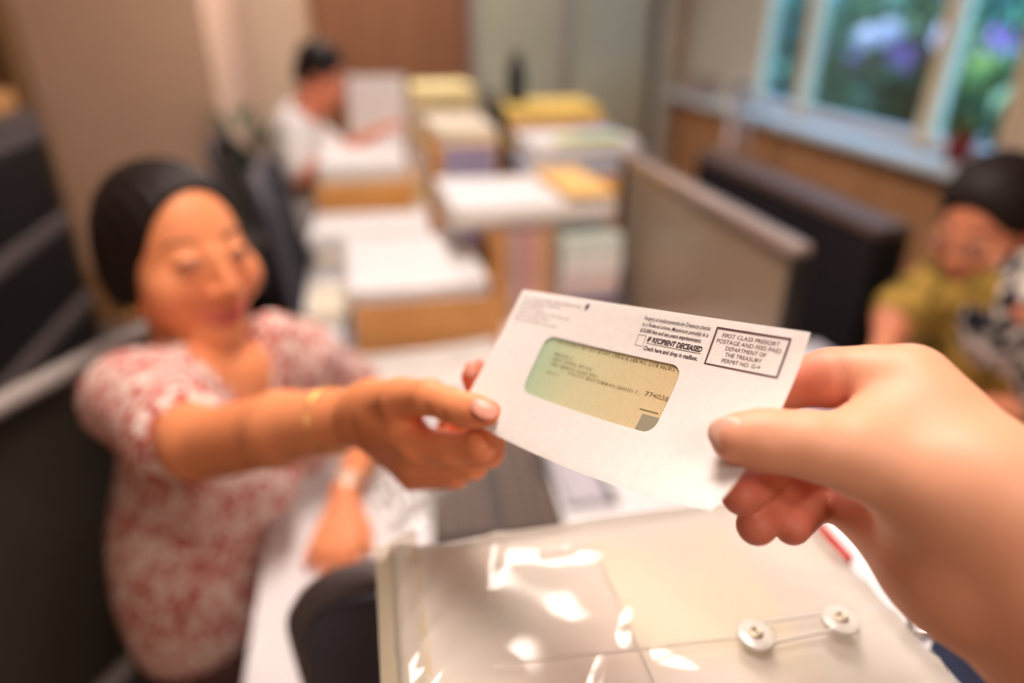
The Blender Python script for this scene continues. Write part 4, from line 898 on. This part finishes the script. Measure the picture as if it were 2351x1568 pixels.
# ================================================================== THE ENVELOPE
EPX = [[(1201, 665), (1466.97, 704.64), (1862, 763)], [(1128.4, 806.01), (1394.42, 890.06), (1771.34, 982.33)], [(1050, 950), (1301.76, 1073.89), (1634, 1172)]]
EDP = [[.4363, .3634, .2899], [.4277, .3577, .2811], [.4211, .3480, .2650]]
ECP = np.array([[P(*EPX[i][j], EDP[i][j]) for j in range(3)] for i in range(3)])
EW, EH = 192.7, 92.0                       # millimetres
def lag(t): return np.array([2*(t-.5)*(t-1), 4*t*(1-t), 2*t*(t-.5)])
def dlag(t): return np.array([4*t-3, 4-8*t, 4*t-1])
EB = ECP[1, 1].copy()
def ES(x, y, off=0.):                       # mm from the top left corner -> local point; off metres toward the camera side
    u, v = x/EW, y/EH; p = np.einsum('j,i,ijk->k', lag(u), lag(v), ECP)
    if off:
        n = np.cross(np.einsum('j,i,ijk->k', lag(u), dlag(v), ECP), np.einsum('j,i,ijk->k', dlag(u), lag(v), ECP)); n = nrm(n)
        if n@(CAM-p) < 0: n = -n
        p = p+n*off
    return p-EB
m_env = mat('envelope paper', (.83, .78, .75), rough=.75, spec=.2, var=.025, scale=220, bump=.10, bscale=900)
env = thing('envelope', 'white window envelope with printed postage box held between the two hands', 'envelope', EB)
# front sheet with a rounded window
wx0, wx1, wy0, wy1, wrd = 38.5, 136.5, 26.3, 62.8, 6.5
hole = [(((wx0+wx1)/2+x), ((wy0+wy1)/2+y)) for x, y in rrect(wx1-wx0, wy1-wy0, wrd, 10)]
b = NB(); K = 12; rings = []
cxm, cym = (wx0+wx1)/2, (wy0+wy1)/2
def outer(x, y):                            # matching point on the sheet border, corners rounded by 1.5 mm
    dx, dy = x-cxm, y-cym; t_ = min((EW-cxm if dx > 0 else cxm)/max(abs(dx), 1e-6), (EH-cym if dy > 0 else cym)/max(abs(dy), 1e-6)); return cxm+dx*t_, cym+dy*t_
dense = []
for i in range(len(hole)):
    p, q = hole[i], hole[(i+1) % len(hole)]; n = max(1, int(math.hypot(q[0]-p[0], q[1]-p[1])/3))
    for k in range(n): dense.append((p[0]+(q[0]-p[0])*k/n, p[1]+(q[1]-p[1])*k/n))
out_ = [outer(*p) for p in dense]
for cx_, cy_ in ((0, 0), (EW, 0), (EW, EH), (0, EH)):
    j = min(range(len(out_)), key=lambda i: (out_[i][0]-cx_)**2+(out_[i][1]-cy_)**2); s_ = 1.0
    out_[j] = (cx_+(s_ if cx_ == 0 else -s_)*.3, cy_+(s_ if cy_ == 0 else -s_)*.3)
for k in range(K+1):
    t_ = k/K; rings.append([b.verts.new(ES(p[0]+(q[0]-p[0])*t_, p[1]+(q[1]-p[1])*t_, .0005*(1-t_)**.3 if k else .0005)) for p, q in zip(dense, out_)])
for k in range(K):
    for i in range(len(dense)):
        j = (i+1) % len(dense); b.faces.new((rings[k][i], rings[k][j], rings[k+1][j], rings[k+1][i]))
done(b, 'front_panel', m_env, env, smooth=True)
b = NB(); grid(b, 40, 20, lambda u, v: ES(u*EW*.999+.1, v*EH*.998+.1, -.0009*min(1, 14*min(u, 1-u, v, 1-v)))); done(b, 'back_panel', m_env, env, smooth=True)
b = NB(); grid(b, 24, 10, lambda u, v: ES(wx0-3+u*(wx1-wx0+6), wy0-3+v*(wy1-wy0+6), .00025)); done(b, 'window_film', clear('window film', (.985, .98, .96), .03, .08), env, smooth=True)
# flap seam and bottom fold: slightly proud paper lips on the back
b = NB(); grid(b, 30, 4, lambda u, v: ES(4+u*(EW-8), 2+v*38*(1-abs(2*u-1)*.55), -.00115)); done(b, 'flap', m_env, env, smooth=True)
# check inside
ck = NB(); grid(ck, 36, 14, lambda u, v: ES(5+u*(EW-11), 9+v*(EH-12), -.00022)); m_ck = bpy.data.materials.new('check paper'); m_ck.use_nodes = True
nt = m_ck.node_tree; tc = nt.nodes.new('ShaderNodeAttribute'); tc.attribute_name = 'across'; cr = nt.nodes.new('ShaderNodeValToRGB')
cr.color_ramp.elements[0].position = .18; cr.color_ramp.elements[0].color = (.52, .72, .50, 1); cr.color_ramp.elements[1].position = .72; cr.color_ramp.elements[1].color = (.82, .63, .37, 1)
e_ = cr.color_ramp.elements.new(.36); e_.color = (.76, .74, .47, 1)
nt.links.new(tc.outputs['Fac'], cr.inputs[0]); nz = nt.nodes.new('ShaderNodeTexNoise'); nz.inputs['Scale'].default_value = 60; mxn = nt.nodes.new('ShaderNodeMixRGB'); mxn.blend_type = 'MULTIPLY'; mxn.inputs[0].default_value = .18
nt.links.new(cr.outputs[0], mxn.inputs[1]); nt.links.new(nz.outputs['Fac'], mxn.inputs[2]); nt.links.new(mxn.outputs[0], nt.nodes['Principled BSDF'].inputs['Base Color']); nt.nodes['Principled BSDF'].inputs['Roughness'].default_value = .7
cko = done(ck, 'check', m_ck, None, loc=EB, smooth=True); tag(cko, 'green to tan printed check seen through the envelope window', 'check')
at = cko.data.attributes.new('across', 'FLOAT', 'POINT'); at.data.foreach_set('value', [(i//15)/36 for i in range(37*15)])
# printing
m_ink = mat('black ink', (.055, .035, .04), rough=.7, spec=.1); m_inkf = mat('grey ink', (.28, .23, .21), rough=.7, spec=.1); m_inkp = mat('maroon black ink', (.11, .045, .055), rough=.7, spec=.1)
m_inkc = mat('faded check ink', (.25, .21, .10), rough=.7, spec=.1); m_inkb = mat('grey check block', (.33, .30, .22), rough=.7, spec=.1)
def textmesh(s, bold=0., shear=0.):
    cu = bpy.data.curves.new('tx', 'FONT'); cu.body = s; cu.size = 1; cu.offset = bold; cu.shear = shear; cu.resolution_u = 3
    o = bpy.data.objects.new('tx', cu); COL.objects.link(o); dg = bpy.context.evaluated_depsgraph_get(); me = o.evaluated_get(dg).to_mesh()
    V = np.array([v.co[:] for v in me.vertices]); Fs = [tuple(p.vertices) for p in me.polygons]; o.evaluated_get(dg).to_mesh_clear(); bpy.data.objects.remove(o); bpy.data.curves.remove(cu); return V, Fs
def write(s, x0, x1, ymid, hgt, m, parent, bold=0., shear=0., off=.00056, cap='H', name='printed_text'):
    V, Fs = textmesh(s, bold, shear); R_, _ = textmesh(cap, bold, 0); ch_ = R_[:, 1].max()-R_[:, 1].min()
    X = x0+(V[:, 0]-V[:, 0].min())/(V[:, 0].max()-V[:, 0].min())*(x1-x0); Y = ymid+hgt/2-(V[:, 1]-R_[:, 1].min())/ch_*hgt
    me = bpy.data.meshes.new(name); me.from_pydata([tuple(ES(a, c, off)) for a, c in zip(X, Y)], [], Fs); me.materials.append(m)
    o = bpy.data.objects.new(name, me); link(o, parent); return o
def rects(L_, m, parent, name, off=.00056):
    b = NB()
    for (x0, y0, x1, y1) in L_:
        n = max(1, int((x1-x0)/4)); vs = [[b.verts.new(ES(x0+(x1-x0)*i/n, y, off)) for y in (y0, y1)] for i in range(n+1)]
        for i in range(n): b.faces.new((vs[i][0], vs[i+1][0], vs[i+1][1], vs[i][1]))
    return done(b, name, m, parent)
def border(x0, y0, x1, y1, w): return [(x0, y0, x1, y0+w), (x0, y1-w, x1, y1), (x0, y0+w, x0+w, y1-w), (x1-w, y0+w, x1, y1-w)]
write('Forgery of endorsements on Treasury checks', 103, 144.0, 5.3, 2.0, m_ink, env, .004, .25)
write('is a Federal crime. Maximum penalty is a', 103, 144.0, 8.7, 2.0, m_ink, env, .004, .25)
write('$10,000 fine and ten years imprisonment.', 103, 141.3, 12.0, 2.1, m_ink, env, .012, .1)
rects(border(102.9, 14.6, 108.2, 20.6, .22), m_ink, env, 'check_box')
write('IF RECIPIENT DECEASED', 109.6, 143.4, 16.2, 2.9, m_ink, env, .035, .15)
rects([(109.6, 18.25, 143.4, 18.5)], m_ink, env, 'underline')
write('Check here and drop in mailbox.', 109.2, 142.9, 21.0, 2.3, m_ink, env, .025, 0)
rects(border(147.2, 4.0, 185.4, 22.9, .75), m_inkp, env, 'postage_box')
for s, a, c, y in (('FIRST CLASS PRESORT', 151.6, 181.0, 7.5), ('POSTAGE AND FEES PAID', 149.6, 182.6, 10.5), ('DEPARTMENT OF', 155.6, 176.4, 13.5), ('THE TREASURY', 156.4, 175.4, 16.5), ('PERMIT NO. G-4', 155.8, 175.6, 19.5)):
    write(s, a, c, y, 1.95, m_inkp, env, .0, .0)
rk = random.Random(21)
def illegible(x, y, w, h_):
    L_ = []; e1 = x+w
    while x < e1:
        for _ in range(rk.randint(3, 9)):
            if x >= e1: break
            q = rk.choice((.75, 1, 1)); L_.append((x, y-h_*q/2, x+h_*.22, y+h_*q/2)); 
            if rk.random() < .6: L_.append((x+h_*.22, y+rk.choice((-.4, 0, .3))*h_, x+h_*.5, y+rk.choice((-.4, 0, .3))*h_+.22*h_))
            x += h_*.72
        x += h_*.6
    return L_
for y, w in ((5.2, 50), (8.2, 34), (11.0, 22), (14.0, 46), (17.0, 30), (20.2, 38)): rects([(a, min(p, q), c, max(p, q)) for a, p, c, q in illegible(5.0, y, w, 1.5)], m_inkf, env, 'return_address_line')
rects([(59.2, 3.2, 60.9, 6.0), (58.6, 4.0, 61.6, 5.0), (59.6, 6.0, 60.2, 7.6), (60.6, 2.6, 61.6, 3.6)], m_ink, env, 'emblem')
for y, x, w in ((35.8, 50, 14), (38.8, 50, 30), (41.8, 50, 36), (44.2, 66, 50), (47.2, 50, 9)): rects([(a, min(p, q), c, max(p, q)) for a, p, c, q in illegible(x, y, w, 2.0)], m_inkc, cko, 'check_text_line', -.00005)
write('774036', 121, 136.0, 43.6, 2.4, m_inkc, cko, 0, 0, -.00005)
rects([(a, min(p, q), c, max(p, q)) for a, p, c, q in illegible(48, 28.3, 84, 2.2)], m_inkc, cko, 'check_text_line', -.00005)
rects([(125.0, 54.0, 140.0, 66.0)], m_inkb, cko, 'check_block', -.00005); rects([(122, 51.6, 134, 52.2), (70, 63.5, 80, 65)], m_inkc, cko, 'check_rule', -.00005)
